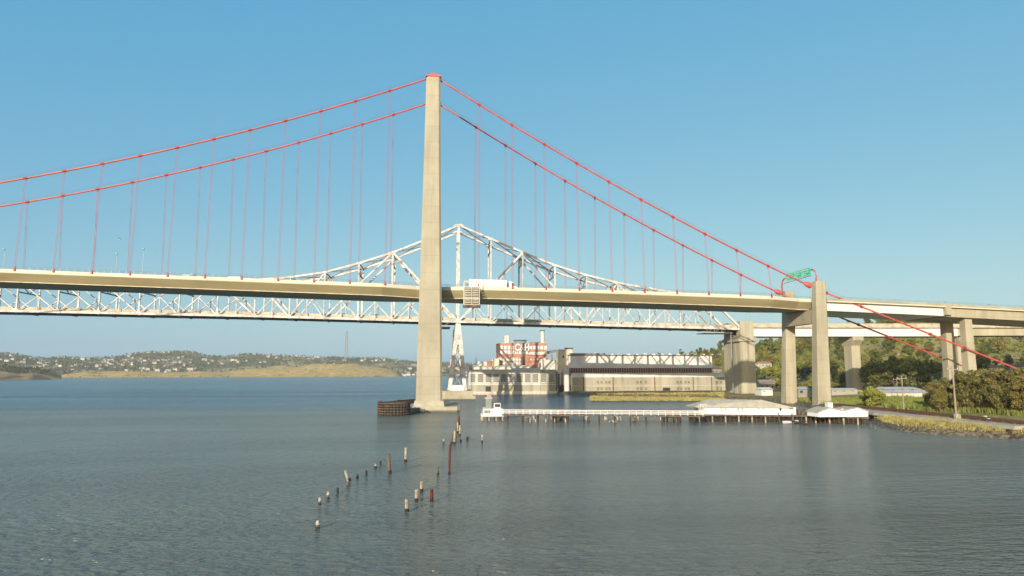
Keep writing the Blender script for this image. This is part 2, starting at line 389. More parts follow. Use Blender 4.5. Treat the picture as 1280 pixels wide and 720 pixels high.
# water: a sheet out to the horizon
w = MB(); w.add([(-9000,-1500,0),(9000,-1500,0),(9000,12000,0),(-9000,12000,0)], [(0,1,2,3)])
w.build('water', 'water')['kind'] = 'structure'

# ------------------------------------------------------------------ far shore across the strait
def far_pt(px, dist, z=0):
    v = ray(px, 468); n = math.hypot(v[0], v[1]); return CX+v[0]/n*dist, -CD+v[1]/n*dist
def zfor(py, px, dist):
    v = ray(px, py); return CH+v[2]/math.hypot(v[0], v[1])*dist
def hill_strip(name, prof, d0, d1, matname, rough=.10, back=900, seed=0):
    """prof: (px, crest py). Ground rises from the waterline at distance d0 to the crest at distance d1."""
    pxs = np.arange(prof[0][0], prof[-1][0]+.1, 2.5); cy = np.interp(pxs, [p[0] for p in prof], [p[1] for p in prof])
    rows = 26; V = []
    for k in range(rows):
        t = k/(rows-1)*1.35
        for px, c in zip(pxs, cy):
            dd = d0+(d1-d0)*min(t, 1)+max(0, t-1)*back
            x, y = far_pt(px, dd); top = zfor(c, px, d1)
            prof_t = sstep(min(t,1))**.75 if t <= 1 else 1-(t-1)*2.2
            n = (fbm(x+seed*511, y, 260, 5)-.5)*rough*top*2*min(1, t*3)
            gul = -abs(fbm(x+seed*77, y*.35, 120, 3)-.5)*top*rough*2.2*min(1, t*4)
            V.append((x, y, -1+max(0, (top+1)*prof_t+n+gul) if t > 0 else -1.5))
    n = len(pxs); i, j = np.meshgrid(np.arange(n-1), np.arange(rows-1)); a = (j*n+i).ravel()
    o = mesh_np(name, np.array(V), np.stack([a, a+1, a+n+1, a+n], 1), matname, smooth=True); o['kind'] = 'structure'
    return o, np.array(V).reshape(rows, n, 3), pxs
def hills_mat(name, dry, green, cut, bare=(.20,.13,.08), sc=.012):
    m = bpy.data.materials.new(name); m.use_nodes = True; nt = m.node_tree; N = nt.nodes; L = nt.links
    b = N['Principled BSDF']; b.inputs['Roughness'].default_value = .95; b.inputs['Specular IOR Level'].default_value = .1
    ge = N.new('ShaderNodeNewGeometry')
    def nz(s, d=6):
        n = N.new('ShaderNodeTexNoise'); n.inputs['Scale'].default_value = s; n.inputs['Detail'].default_value = d; L.new(ge.outputs['Position'], n.inputs['Vector']); return n.outputs['Fac']
    r = N.new('ShaderNodeValToRGB'); e = r.color_ramp.elements; e[0].position = cut-.04; e[0].color = (*dry,1); e[1].position = cut+.04; e[1].color = (*green,1); L.new(nz(sc), r.inputs[0])
    hs = N.new('ShaderNodeHueSaturation'); L.new(r.outputs[0], hs.inputs['Color'])
    mr = N.new('ShaderNodeMapRange'); mr.inputs['From Min'].default_value = .35; mr.inputs['From Max'].default_value = .65; mr.inputs['To Min'].default_value = .75; mr.inputs['To Max'].default_value = 1.2
    L.new(nz(.05), mr.inputs['Value']); L.new(mr.outputs[0], hs.inputs['Value'])
    sp = N.new('ShaderNodeSeparateXYZ'); L.new(ge.outputs['Normal'], sp.inputs[0])
    st = N.new('ShaderNodeMapRange'); st.inputs['From Min'].default_value = .93; st.inputs['From Max'].default_value = .84; L.new(sp.outputs['Z'], st.inputs['Value'])
    mx = N.new('ShaderNodeMix'); mx.data_type = 'RGBA'; L.new(st.outputs[0], mx.inputs['Factor']); L.new(hs.outputs[0], mx.inputs['A']); mx.inputs['B'].default_value = (*bare,1)
    L.new(mx.outputs['Result'], b.inputs['Base Color']); MT[name] = m
hills_mat('hills_gold', (.50,.33,.13), (.20,.16,.07), .66)
hills_mat('hills_town', (.36,.27,.16), (.14,.13,.07), .47, sc=.006)
hills_mat('hills_cliff', (.30,.20,.11), (.12,.085,.05), .52, bare=(.24,.14,.10), sc=.02)
_, TOWN, tpx = hill_strip('hills', [(-60,446),(-10,441),(10,441),(40,447),(80,446),(110,448),(140,446),(165,442),(185,439.5),(235,439.5),(255,444),(275,446),(310,443),(345,446),(400,446),(430,447),(470,449),(500,452),(530,455),(560,455),(600,456),(660,458)], 2500, 3500, 'hills_town', .09, seed=1)
_, GOLD, _ = hill_strip('hills', [(250,470),(280,466),(310,461),(350,457),(390,454.5),(440,454.5),(465,457),(485,461),(497,465),(503,471)], 2250, 2620, 'hills_gold', .24, 300, seed=2)
_, GOLD2, _ = hill_strip('hills', [(68,471),(85,467),(110,464),(160,464),(210,465.5),(250,464),(290,466),(330,468),(350,471)], 2300, 2500, 'hills_gold', .2, 200, seed=3)
_, CLIFF, _ = hill_strip('hills', [(-60,455),(-10,459),(10,458.5),(25,461),(40,459),(52,462),(66,464),(75,467.5),(79,472)], 1750, 1900, 'hills_cliff', .40, 250, seed=4)
#_, _, _ = hill_strip('hills', [(36,452),(48,453),(55,451),(70,453),(86,456),(92,462)], 2150, 2400, 'hills_gold', .10, 200, seed=6)

# ------------------------------------------------------------------ suspension bridge
def zdeck(x): return 44.75+(.0265*-x if x < 0 else -(.0112*x+6.45e-5*x*x))       # top of the parapet
def zcable(x):
    t = x/100
    if x <= 0: return 124.34+39.45*t+5.963*t*t
    if x <= 147: return 124.69-62.38*t+5.92*t*t
    return zcable(147)-(x-147)*.376
YN, YF = 0.0, 23.83
def edge(x):                              # deck edge draws in beside the tower and at the end pier
    e = 1.6
    for c in (0, 147):
        d = abs(x-c); e = min(e, -2.2+max(0, d-5)*.30)
    return e
SB = empty('suspension_bridge', (0, 12, 0), 'long suspension bridge with concrete tower, red cables and cream box deck', 'bridge')
XL = -330
def stations(a, b, st=3.0):
    n = max(2, int((b-a)/st)); return [a+(b-a)*i/n for i in range(n+1)]
secs = []; par = [[],[]]; rd = []; fl = [[],[]]
for x in stations(XL, 151):
    z = zdeck(x); e = edge(x); y0 = YN-e; y1 = YF+e
    secs.append([(x,y0+.02,z-1.0),(x,y0+.02,z-1.35),(x,y0+2.9,z-4.0),(x,y1-2.9,z-4.0),(x,y1-.02,z-1.35),(x,y1-.02,z-1.0)])
    par[0].append([(x,y0,z),(x,y0,z-1.15),(x,y0+.35,z-1.15),(x,y0+.35,z)]); par[1].append([(x,y1-.35,z),(x,y1-.35,z-1.15),(x,y1,z-1.15),(x,y1,z)])
    rd.append([(x,y0+.36,z-.98),(x,y1-.36,z-.98)])
    fl[0].append([(x,y0+2.75,z-3.88),(x,y0+2.72,z-4.14),(x,y0+3.1,z-4.14),(x,y0+3.1,z-3.88)])
    fl[1].append([(x,y1-3.1,z-3.88),(x,y1-3.1,z-4.14),(x,y1-2.72,z-4.14),(x,y1-2.75,z-3.88)])
dk = MB().sweep(secs).build('deck', 'girder_olive', SB)
for p in par: MB().sweep(p).build('parapet', 'parapet', dk)
for p in fl: MB().sweep(p).build('bottom_rail', 'bottom_flange', dk)
MB().sweep(rd, closed=False).build('roadway', 'asphalt', dk)
lane = MB()
for yy in (YN+6, YN+9.6, YN+13.2, YN+16.8, YN+20.4):
    for x in stations(XL, 149, 12)[:-1]:
        lane.add([(x,yy-.08,zdeck(x)-.974),(x+4,yy-.08,zdeck(x+4)-.974),(x+4,yy+.08,zdeck(x+4)-.974),(x,yy+.08,zdeck(x)-.974)], [(0,1,2,3)])
lane.build('lane_marking', 'sign_white', dk)
for yy0 in (0, 1):
    ra = MB()
    for x in stations(XL, 150, 2.4):
        e = edge(x); y = (YN-e+.17) if yy0 == 0 else (YF+e-.17); z = zdeck(x)
        ra.beam((x,y,z-.05),(x,y,z+1.0),.09)
    for hh in (.35,.68,1.0):
        ra.tube([(x, (YN-edge(x)+.17) if yy0 == 0 else (YF+edge(x)-.17), zdeck(x)+hh) for x in stations(XL,150,4)], .04, 4)
    ra.build('railing', 'rail_steel', dk)

# main cables
for Y in (YN, YF):
    cb = MB().tube([(x,Y,zcable(x)) for x in stations(XL,0,6)], .31, 10).tube([(x,Y,zcable(x)) for x in stations(0,147,6)], .31, 10)
    cb.tube([(x,Y,zcable(x)) for x in stations(147,258,15)], .34, 10)
    cb = cb.build('main_cable', 'cable_red', SB, True)
    hr = MB()                             # hand lines above the cable
    for yy in (-.55,.55):
        for a, b in ((XL,-2),(2,147),(149,245)): hr.tube([(x,Y+yy,zcable(x)+1.15) for x in stations(a,b,12)], .018, 3, False)
    hr.build('hand_line', 'band_red', cb)
    for i, x in enumerate((152+14*k for k in range(7))):
        z = zcable(x); d = Vector((1,0,-.376)).normalized(); p = Vector((x,Y,z))
        MB().tube([p-d*.5, p+d*.5], .58, 10).build('cable_band', 'band_red', cb)
    # splay collars at the end pier
    p = Vector((145.4 if Y == YN else 145.6, Y, 0)); p.z = zcable(p.x)
    MB().tube([p+Vector((-2.4,0,1.2)), p+Vector((-1.2,0,.7)), p+Vector((.4,0,.0))], .5, 10, rs=[.4,1.0,1.1]).build('cable_collar', 'cable_red', cb)

# hangers, each with its own band and socket
HX = [-16.28-12.4*k for k in range(24)]+[17.28+12.4*k for k in range(10)]
for Y in (YN, YF):
    sg = -1 if Y == YN else 1
    for x in HX:
        zc = zcable(x); zb = zdeck(x)-.3; e = edge(x)
        yb = Y+sg*(e-.05)*.9
        h = MB()
        for dx in (-.22,.22): h.tube([(x+dx,Y,zc-.3),(x+dx,yb+sg*.35,zb+1.2)], .052, 6)
        h = h.build('hanger', 'hanger_red', SB)
        sl_ = (zcable(x+.5)-zcable(x-.5)); d = Vector((1,0,sl_)).normalized(); p = Vector((x,Y,zc))
        bd = MB().tube([p-d*.6,p+d*.6], .44, 10).box(x-.25,x+.25,Y-.14,Y+.14,zc-.95,zc-.3).build('cable_band', 'band_red', h)
        MB().frus((x-.3,x+.3,yb+sg*.35-.22,yb+sg*.35+.22,zb-.2),(x-.2,x+.2,yb+sg*.35-.15,yb+sg*.35+.15,zb+1.15)).build('socket', 'band_red', h)

# tower
TW = empty('tower', (0,0,0), parent=SB); TW.location = Vector((0,12,0))-Vector((0,12,0))
def leg_rings(Yt, sgn, zt, zb):
    """octagon-ish leg: chamfered rectangle that widens and leans outward going down"""
    rings = []
    n = 14
    for i in range(n+1):
        t = i/n; z = zb+(zt-zb)*t; q = 1-t
        hx = 2.65+1.95*q**1.15; hy = 2.35+1.0*q
        cy = Yt+sgn*5.0*q**1.0
        c = .7
        rings.append([(-hx+c,cy-hy,z),(hx-c,cy-hy,z),(hx,cy-hy+c,z),(hx,cy+hy-c,z),(hx-c,cy+hy,z),(-hx+c,cy+hy,z),(-hx,cy+hy-c,z),(-hx,cy-hy+c,z)])
    return rings
for Y, sg in ((YN,-1),(YF,1)):
    lg = MB().sweep(leg_rings(Y, sg, 123.4, 2.6)).build('leg', 'tower_concrete', TW)
    MB().frus((-5.3,5.3,Y+sg*5-4.2,Y+sg*5+4.2,1.9),(-4.9,4.9,Y+sg*5-3.8,Y+sg*5+3.8,3.9)).build('plinth', 'footing_concrete', lg)
    sd_ = MB()
    sd_.box(-2.9,2.9,Y-2.6,Y+2.6,123.4,123.75)
    sd_.prismY([(-2.6,123.75),(2.6,123.75),(1.5,124.9),(.6,125.35),(-.6,125.35),(-1.5,124.9)], Y-.8, Y+.8)
    for k in range(9): sd_.box(-2.6+k*.62,-2.45+k*.62,Y-2.3,Y+2.3,123.75,124.35)
    sd_.tube([(math.cos(a)*.9, Y, 125.4+math.sin(a)*.9) for a in np.linspace(0,PI,9)], .07, 5)
    sd_.tube([(-2.7,Y-2.4,124.6),(2.7,Y-2.4,124.6)], .06, 4).tube([(0,Y,125),(0,Y,126.8)], .06, 4)
    sd_.build('saddle', 'cable_red', lg)
for z0, z1 in ((114,119.5),(36.2,40.2)):
    t = (z0-2)/121; q = 1-t
    MB().box(-1.9-q,1.9+q,YN-5*q+2.2,YF+5*q-2.2,z0,z1).build('crossbeam', 'tower_concrete', TW)
ft = MB()
poly = []
for t in np.linspace(0, PI, 9): poly.append((10.2*math.cos(t), -5-5.2*math.sin(t)**1.0 if True else 0))
poly = [(-9.5,-8.2),(-8.4,-10.3),(9.6,-10.3),(10.6,-9.2),(10.6,34),(9.2,36),(-9,36),(-10,34.5),(-10,-7)]
ft.prism(poly, -3, 1.9)
ft.build('pier_cap', 'footing_concrete', TW)

# inspection platform hung on the near edge of the deck
ip = empty('access_platform', (18,-2,36), 'cream louvred access platform hung on the deck edge beside the truck', 'platform')
xa, xb = at(580,360,-3.4).x, at(599,360,-3.4).x; ya, yb = -4.6, -1.9; zt = at(590,352,-3.4).z; zb = at(590,381,-3.4).z
fr = MB()
for x in (xa,(xa+xb)/2,xb):
    for y in (ya,yb): fr.beam((x,y,zb),(x,y,zt),.24)
for z in (zb,zb+2.2,zt-2.2,zt):
    fr.beam((xa,ya,z),(xb,ya,z),.22); fr.beam((xa,yb,z),(xb,yb,z),.2); fr.beam((xa,ya,z),(xa,yb,z),.2); fr.beam((xb,ya,z),(xb,yb,z),.2)
fr.build('frame', 'parapet', ip)
for k in range(9):
    z = zb+.5+k*.62
    s_ = MB()
    for a, b in ((xa+.3,(xa+xb)/2-.3),((xa+xb)/2+.3,xb-.3)): s_.box(a,b,ya-.02,ya+.5,z,z+.26)
    s_.build('slat', 'parapet', ip)
MB().box(xa-.3,xb+.5,ya-.3,yb+.3,zb-.9,zb-.1).build('floor_box', 'truss_under', ip)
MB().box(xa+.15,xb-.15,yb-.5,yb-.2,zb,zt-1.8).build('gap_shade_panel', 'truss_under', ip)  # dark sheet added behind the slats so their gaps look shaded

# end pier (portal) at the shore
EP = empty('end_pier', (147,12,3), 'tall beige concrete portal pier where the red cables come down', 'pier')
gb = hz(147, 12)
for Y, sg in ((YN-2.2,-1),(YF+2.2,1)):
    zt = 48.0 if sg < 0 else 47.6; r = []
    for z, py in ((-1,513),(36,390),(zt,352)):
        t = (z+1)/49; hy = 2.4-.7*t; yf_ = Y-hy
        if sg < 0: xr_ = at(1040.5-8.0*t, py, yf_).x; wx_ = 5.4-1.4*t
        else: xr_ = at(997.5-5.0*t, py, yf_).x; wx_ = 4.9-1.0*t
        xl_ = xr_-wx_; c = .3
        r.append([(xl_+c,Y-hy,z),(xr_-c,Y-hy,z),(xr_,Y-hy+c,z),(xr_,Y+hy-c,z),(xr_-c,Y+hy,z),(xl_+c,Y+hy,z),(xl_,Y+hy-c,z),(xl_,Y-hy+c,z)])
    MB().sweep(r).build('leg', 'pier_concrete', EP)
MB().box(146.6,149.4,YN-.8,YF+.6,32.2,37.4).build('crossbeam', 'pier_concrete', EP)
for Y in (3.5, 20): MB().box(147,149,Y-1,Y+1,37.3,38.2).build('bearing', 'dark_concrete', EP)

# approach viaduct beyond the end pier
VA = empty('approach_viaduct', (200,12,5), 'beige road viaduct carrying the suspension bridge deck inland', 'viaduct')
def gird(x0, x1, y0, y1, d0, d1, inset, m, nm, parent, zf, st=6):
    se = []
    for x in stations(x0, x1, st):
        z = zf(x); se.append([(x,y0+inset,z-d0),(x,y0+inset,z-d1),(x,y1-inset,z-d1),(x,y1-inset,z-d0)])
    return MB().sweep(se).build(nm, m, parent)
gird(151.2,201,-1.0,24.8,1.3,4.6,1.0,'girder_white','girder',VA,zdeck)
gird(201.1,420,-1.0,24.8,1.3,4.9,.7,'pier_concrete','girder',VA,zdeck)
gird(151.2,420,-1.6,25.4,.9,1.3,0,'parapet','deck_slab',VA,zdeck)
for y in (-1.6, 25.05): gird(151.2,420,y,y+.35,0,.9,0,'pier_concrete','parapet',VA,zdeck)
gird(151.2,420,-1.2,25.0,.86,.9,.01,'asphalt','roadway',VA,zdeck)
gird(200.2,202.4,-1.75,25.55,.4,4.3,0,'pier_concrete','joint_block',VA,zdeck)
rl = MB()
for x in stations(152,420,3): rl.beam((x,-1.4,zdeck(x)-.02),(x,-1.4,zdeck(x)+.8),.08)
for h_ in (.4,.8): rl.tube([(x,-1.4,zdeck(x)+h_) for x in stations(152,420,8)], .04, 4)
rl.build('railing', 'rail_steel', VA)
for x0, x1, Y in ((at(1197.5+8.5,395,1).x,at(1215,395,1).x,2.6),(at(1174+7,395,16).x,at(1191,395,16).x,17.6)):
    r = []
    for z, k in ((2,.0),(37.2,0.35)):
        r.append([(x0-.4+k,Y-1.8+k,z),(x1+.2-k,Y-1.8+k,z),(x1+.2-k,Y+1.8-k,z),(x0-.4+k,Y+1.8-k,z)])
    if Y > 10: r[1] = [(a,b,37.2) for a,b,_ in r[1]]
    MB().sweep(r).build('column', 'pier_concrete', VA)
for x in (275, 340):
    for Y in (2, 20): MB().box(x-3,x+3,Y-2.4,Y+2.4,2,zdeck(x)-4.7).build('column', 'pier_concrete', VA)
# anchorage of the cables
an = MB().prismY([(243,0),(290,0),(290,10),(250,12),(243,10.5)], -5, 29).build('cable_anchorage', 'pier_concrete')
tag(an, 'low concrete block where the red cables come to ground at the shore', 'anchorage')
MB().box(252,262,-4.4,28.4,11.9,12.6).build('ledge', 'footing_concrete', an)

# overhead sign gantry across the deck at the end pier
SG = empty('sign_gantry', (147,12,48), 'red arched gantry with green road signs across the deck', 'sign gantry')
arc = []
y0, y1 = -1.2, 25.0
A = [Vector((147.4,y0,48)),Vector((147.4,y0-.1,50.6)),Vector((147.4,y0+.4,52)),Vector((147.4,y0+1.6,52.9)),Vector((147.4,y0+3.5,53.2))]
B = [Vector((147.4,y1,47.6)),Vector((147.4,y1+.1,50.2)),Vector((147.4,y1-.5,51.6)),Vector((147.4,y1-1.8,52.4)),Vector((147.4,y1-4,52.8))]
for P in (A, B): MB().tube(P, .32, 8).build('post', 'cable_red', SG, True)
MB().tube([A[-1],B[-1]], .26, 8).build('beam', 'cable_red', SG)
MB().tube([A[-1]-Vector((0,0,2.3)),B[-1]-Vector((0,-2.6,2.3))], .13, 6).build('walkway', 'truss_grey', SG)
for ya_, yb_ , nl in ((1.5,7.2,3),(8.0,12.8,3),(13.6,20.2,3)):
    pn = MB().box(146.75,146.95,ya_,yb_,51.1,54.1).build('sign_panel', 'sign_green', SG)
    lt = MB(); x0 = 146.735; Lw = yb_-ya_
    for (a,b,c,d) in ((0,1,0,.04),(0,1,.96,1),(0,.02,0,1),(.98,1,0,1)):
        lt.box(x0-.01,x0,ya_+.1+(Lw-.2)*a,ya_+.1+(Lw-.2)*b,51.2+2.8*c,51.2+2.8*d)
    rs = random.Random(int(ya_*10))
    for k, zr in enumerate((53.2,52.35,51.6)):
        yy = yb_-.6
        while yy > ya_+.8:
            wd = rs.uniform(.35,.9)
            if yy-wd < ya_+.4: break
            lt.box(x0-.01,x0,yy-wd,yy,zr,zr+.36); yy -= wd+rs.uniform(.2,.6)
            if k == 2 and yy < (ya_+yb_)/2: break
    lt.build('lettering', 'sign_white', pn)

# street lamps on the decks
def lamp(name, loc, h, label, group, side=1):
    e = empty(name, loc, label, 'street lamp', group)
    MB().tube([Vector(loc),Vector(loc)+Vector((0,0,h-.8)),Vector(loc)+Vector((.25,.3*side,h-.15)),Vector(loc)+Vector((.4,1.6*side,h))], .11, 6, rs=[.10,.07,.05,.05]).build('pole', 'rail_steel', e)
    MB().box(loc[0]+.1,loc[0]+.7,loc[1]+1.5*side-.3,loc[1]+1.5*side+.5,loc[2]+h-.12,loc[2]+h+.06).build('lamp_head', 'rail_steel', e)
for px, Y, where in ((4,20,'leftmost at the edge of the view'),(145,20,'between the third and fourth hanger pairs'),(178,6,'left of the blue car')):
    x = at(px, 340, Y).x; lamp('street_lamp', (x,Y,zdeck(x)-1), 11, 'thin grey street lamp on the suspension bridge deck, '+where, 'lamps on the new bridge deck', -1)

# ------------------------------------------------------------------ pier fender beside the tower
FD = empty('pier_fender', (-13,-20,0), 'dark timber pier fender rounded off in front of the tower footing', 'fender')
fc = gz(491,520); fcx, fcy, frad = fc.x, fc.y+5.2, 5.0
cage = MB()
for k in range(30):
    a = 2*PI*k/30; x = fcx+frad*math.cos(a); y = fcy+frad*math.sin(a); cage.tube([(x,y,-2),(x,y,4.3+random.uniform(-.15,.2))], .24, 6)
cage.build('fender_pile', 'timber_dark', FD)
for z in (.6,1.4,2.2,3.0,3.8):
    MB().tube([(fcx+(frad+.18)*math.cos(a),fcy+(frad+.18)*math.sin(a),z) for a in np.linspace(0,2*PI,31)], .15, 6, False).build('waling', 'timber_light', FD)
MB().tube([(fcx,fcy,-1),(fcx,fcy,3.2)], frad-.4, 24).build('core', 'pile_black', FD)
pl = [(fcx+4.4,fcy-2.4),(-4.2,-12.4),(-3.0,-10.6),(-8.2,-10.4),(fcx+4.0,fcy+2.6)]
MB().prism(pl, -2, 1.7).build('ledge', 'dark_concrete', FD)
bp_ = [at(485,504.5,-8),at(500,499,8),at(522,495.5,20),at(530,495,30)]
for i in range(3):
    a, b = bp_[i], bp_[i+1]; MB().prism([(a.x,a.y),(b.x,b.y),(b.x+.2,b.y+1.6),(a.x+.2,a.y+1.6)], -2, 3.6-.05*i).build('back_wall', 'dark_concrete' if i else 'timber_dark', FD)
MB().prism([(fcx-.5,fcy+3),(fcx+3,fcy+3),(-10.2,-6),(-10.2,8),(-12.5,8)], -2, 2.2).build('walkway', 'dark_concrete', FD)

# ------------------------------------------------------------------ old cantilever truss bridge
OB = empty('truss_bridge', (13,109,0), 'older pale steel cantilever truss bridge standing behind the suspension bridge', 'bridge')
YA, YB = 100.0, 118.0
LX = [-308,-289.5,-271,-252.5,-234,-215.5,-197,-178.5,-160,-141.5,-123,-105,-87.3]+[12.9-16.7*k for k in (5,4,3,2,1)]+[12.9+16.7*k for k in range(10)]
def zb_(x): return float(np.interp(x, [-320,-204,-86,0,65,151,170], [44.6,43.0,41.3,39.4,38.3,36.6,36.0]))
UZ = {}
for x in LX:
    UZ[x] = float(np.interp(x, [-320,-197,-105,-87.3,-70.6,-53.9,-37.2,-20.5,-3.8,12.9,29.6,46.3,63,79.7,96.4,113.1,129.8,146.5,163.2],
                               [57.5,57.6,58.6,59.3,60.9,63.6,68.5,74.3,81.3,89.2,82.3,75.5,69.0,64.0,60.2,57.4,55.0,52.6,50]))
END = LX[-1]
for Y in (YA, YB):
    T = empty('side_truss', (0,0,0), parent=OB); T.location = (0,0,0)
    def P(i, w): x = LX[i]; return Vector((x, Y, UZ[x] if w else zb_(x)))
    def member(nm, p, q, w, h=None, m='truss_white'): MB().beam(p, q, w*.86, h or w, (0,1,0)).build(nm, m, T)
    n = len(LX)
    for i in range(n-1):
        big = LX[i] >= -88
        MB().beam(P(i,0), P(i+1,0), 1.15, 1.15, (0,1,0)).build('bottom_chord', 'truss_white', T)
        if i < n-2: member('top_chord', P(i,1), P(i+1,1), 1.1 if big else .9, 1.0)
    tc = LX.index(12.9)
    for i in range(n-1):
        if i == tc: member('post', P(i,1), P(i,0), 1.5, 1.6)
        elif i == n-2:
            member('post', P(i,1), P(i,0), .6)
        else: member('post', P(i,1), P(i,0), 1.0 if abs(i-tc) in (2,3) else .72)
    member('end_post', P(n-2,1), P(n-1,0)+Vector((0,0,.2)), 1.1)
    # diagonals
    def sub(i, main_up_right, m='truss_white'):
        """half-panel strut and hanger under the middle of a single-panel diagonal"""
        a = P(i,0) if main_up_right else P(i,1); b = P(i+1,1) if main_up_right else P(i+1,0)
        mid = (a+b)/2; foot = P(i+1,0) if main_up_right else P(i,0)
        member('strut', mid, foot, .42); member('sub_post', mid, Vector((mid.x,Y,zb_(mid.x))), .38)
    i0 = LX.index(-141.5-0) if -141.5 in LX else 9
    for i in range(0, tc-4):
        x = LX[i]
        if x < -160.5: member('diagonal', P(i,1), P(i+1,0), .55); sub(i, False)
        elif x < -159.5:
            member('diagonal', P(i,1), P(i+1,0), .55); member('diagonal', P(i,0), P(i+1,1), .45); mid = (P(i,1)+P(i+1,0))/2
            member('sub_post', mid, Vector((mid.x,Y,zb_(mid.x))), .38)
        elif x < -106: member('diagonal', P(i,0), P(i+1,1), .55); sub(i, True)
        elif x < -80: member('diagonal', P(i,1), P(i+1,0), 1.0); sub(i, False)
        else: member('diagonal', P(i,0), P(i+1,1), .7); sub(i, True)
    i = LX.index(LX[tc-5])
    for s in (-1, 1):
        # double panel diagonals either side of the tower
        U2 = P(tc+2*s,1); L0 = P(tc,0); L4 = P(tc+4*s,0)
        member('diagonal', U2, L0, 1.15); member('diagonal', U2, L4, .9)
        for (a, b, c) in ((tc+s, tc, tc+2*s), (tc+3*s, tc+4*s, tc+2*s)):
            x = LX[a]; t = (x-LX[b])/(LX[c]-LX[b]); cr = P(b,0).lerp(U2, t)
            member('strut', cr, P(c,0), .55)
            for (f, g_) in ((P(a,0), P(c,0)), (P(a,0), P(b,0))):
                pass
            mid = (cr+P(c,0))/2; member('strut', mid, P(a,0), .4); member('sub_post', mid, Vector((mid.x,Y,zb_(mid.x))), .38)
            mid = (cr+P(b,0))/2; member('strut', mid, P(a,0), .4); member('sub_post', mid, Vector((mid.x,Y,zb_(mid.x))), .38)
    for i in range(tc+4, n-2):
        up = (i-tc) % 2 == 0
        member('diagonal', P(i,0) if up else P(i,1), P(i+1,1) if up else P(i+1,0), .62)
        a = P(i,0) if up else P(i,1); b = P(i+1,1) if up else P(i+1,0); mid = (a+b)/2
        member('strut', mid, P(i+1,0) if up else P(i,0), .4); member('sub_post', mid, Vector((mid.x,Y,zb_(mid.x))), .36)
    for i in range(0, n-1):               # gusset plates at the joints
        s = 1.5 if i != tc else 3.0
        u = P(i,1); gp = MB().prismY([(u.x-s,u.z-.6),(u.x+s,u.z-.6),(u.x+s*.5,u.z+.55),(u.x-s*.5,u.z+.55)], Y-.62, Y+.62)
        gp.build('gusset', 'truss_white', T)
        l = P(i,0); gp = MB(); gp.prismY([(l.x-1.2,l.z-.5),(l.x+1.2,l.z-.5),(l.x+.8,l.z+1.3),(l.x-.8,l.z+1.3)], Y-.6, Y+.6)
        gp.build('gusset', 'truss_white', T)
# cross bracing between the two trusses
n = len(LX); tc = LX.index(12.9)
for i in range(n-1):
    x = LX[i]; zu = UZ[x]; zl = zb_(x)
    br = MB(); dep = 5.5 if zu-zl > 12 else 4.5
    br.beam((x,YA,zu),(x,YB,zu),.5); zz = zu-dep
    br.beam((x,YA,zz),(x,YB,zz),.6); br.beam((x,YA,zu),(x,(YA+YB)/2,zz),.4); br.beam((x,YB,zu),(x,(YA+YB)/2,zz),.4)
    br.build('sway_frame', 'truss_grey', OB)
    br = MB()
    if i < n-2:
        x2 = LX[i+1]; z2 = UZ[x2]; br.beam((x,YA,zu),(x2,YB,z2),.4); br.beam((x,YB,zu),(x2,YA,z2),.4)
        br.build('lateral_bracing', 'truss_grey', OB)
    fb = MB().beam((x,YA,zl-.1),(x,YB,zl-.1),.7,1.6).build('floor_beam', 'truss_grey', OB)
se = []; se2 = [[],[]]; rdw = []; un = []
for x in stations(-320, 169, 12):
    z = zb_(x); se.append([(x,YA+1.2,z+1.25),(x,YA+1.2,z+.75),(x,YB-1.2,z+.75),(x,YB-1.2,z+1.25)])
    for k, y in enumerate((YA+1.2, YB-1.6)): se2[k].append([(x,y,z+2.15),(x,y,z+1.25),(x,y+.4,z+1.25),(x,y+.4,z+2.15)])
    rdw.append([(x,YA+1.6,z+1.255),(x,YB-1.6,z+1.255)])
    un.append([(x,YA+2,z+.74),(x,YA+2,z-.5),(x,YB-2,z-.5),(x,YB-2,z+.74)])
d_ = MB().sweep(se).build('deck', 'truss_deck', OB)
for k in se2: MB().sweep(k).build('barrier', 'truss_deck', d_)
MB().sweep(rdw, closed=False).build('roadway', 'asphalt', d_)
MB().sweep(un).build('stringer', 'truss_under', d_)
# platforms hung under the deck of the truss
for px0, px1 in ((622,645),(656,675)):
    a = at(px0,396,YA-1.2); b = at(px1,396,YA-1.2)
    MB().box(a.x,b.x,YA-1.6,YA-.9,zb_(a.x)+.9,zb_(a.x)+1.7).build('work_platform', 'truss_grey', OB)
pf = MB().box(143,158,YA-1.0,YB-6,34.0,34.3)
for x in (144,148,152): pf.beam((x,YA-.8,34.2),(x,YA-.8,36.4),.2); pf.beam((x,YA-.8,34.2),(x+3,YA-.8,36.4),.15)
pf.beam((157,YA-.6,3),(157,YA-.6,34),.4)
pf.build('work_platform', 'truss_grey', OB)
pf = MB().box(-6,9,YA-1.5,YB,36.4,36.6)
for x in (-5,0,5): pf.beam((x,YA-1,36.5),(x+3,YA-1,38.4),.2)
pf.build('work_platform', 'truss_grey', OB)
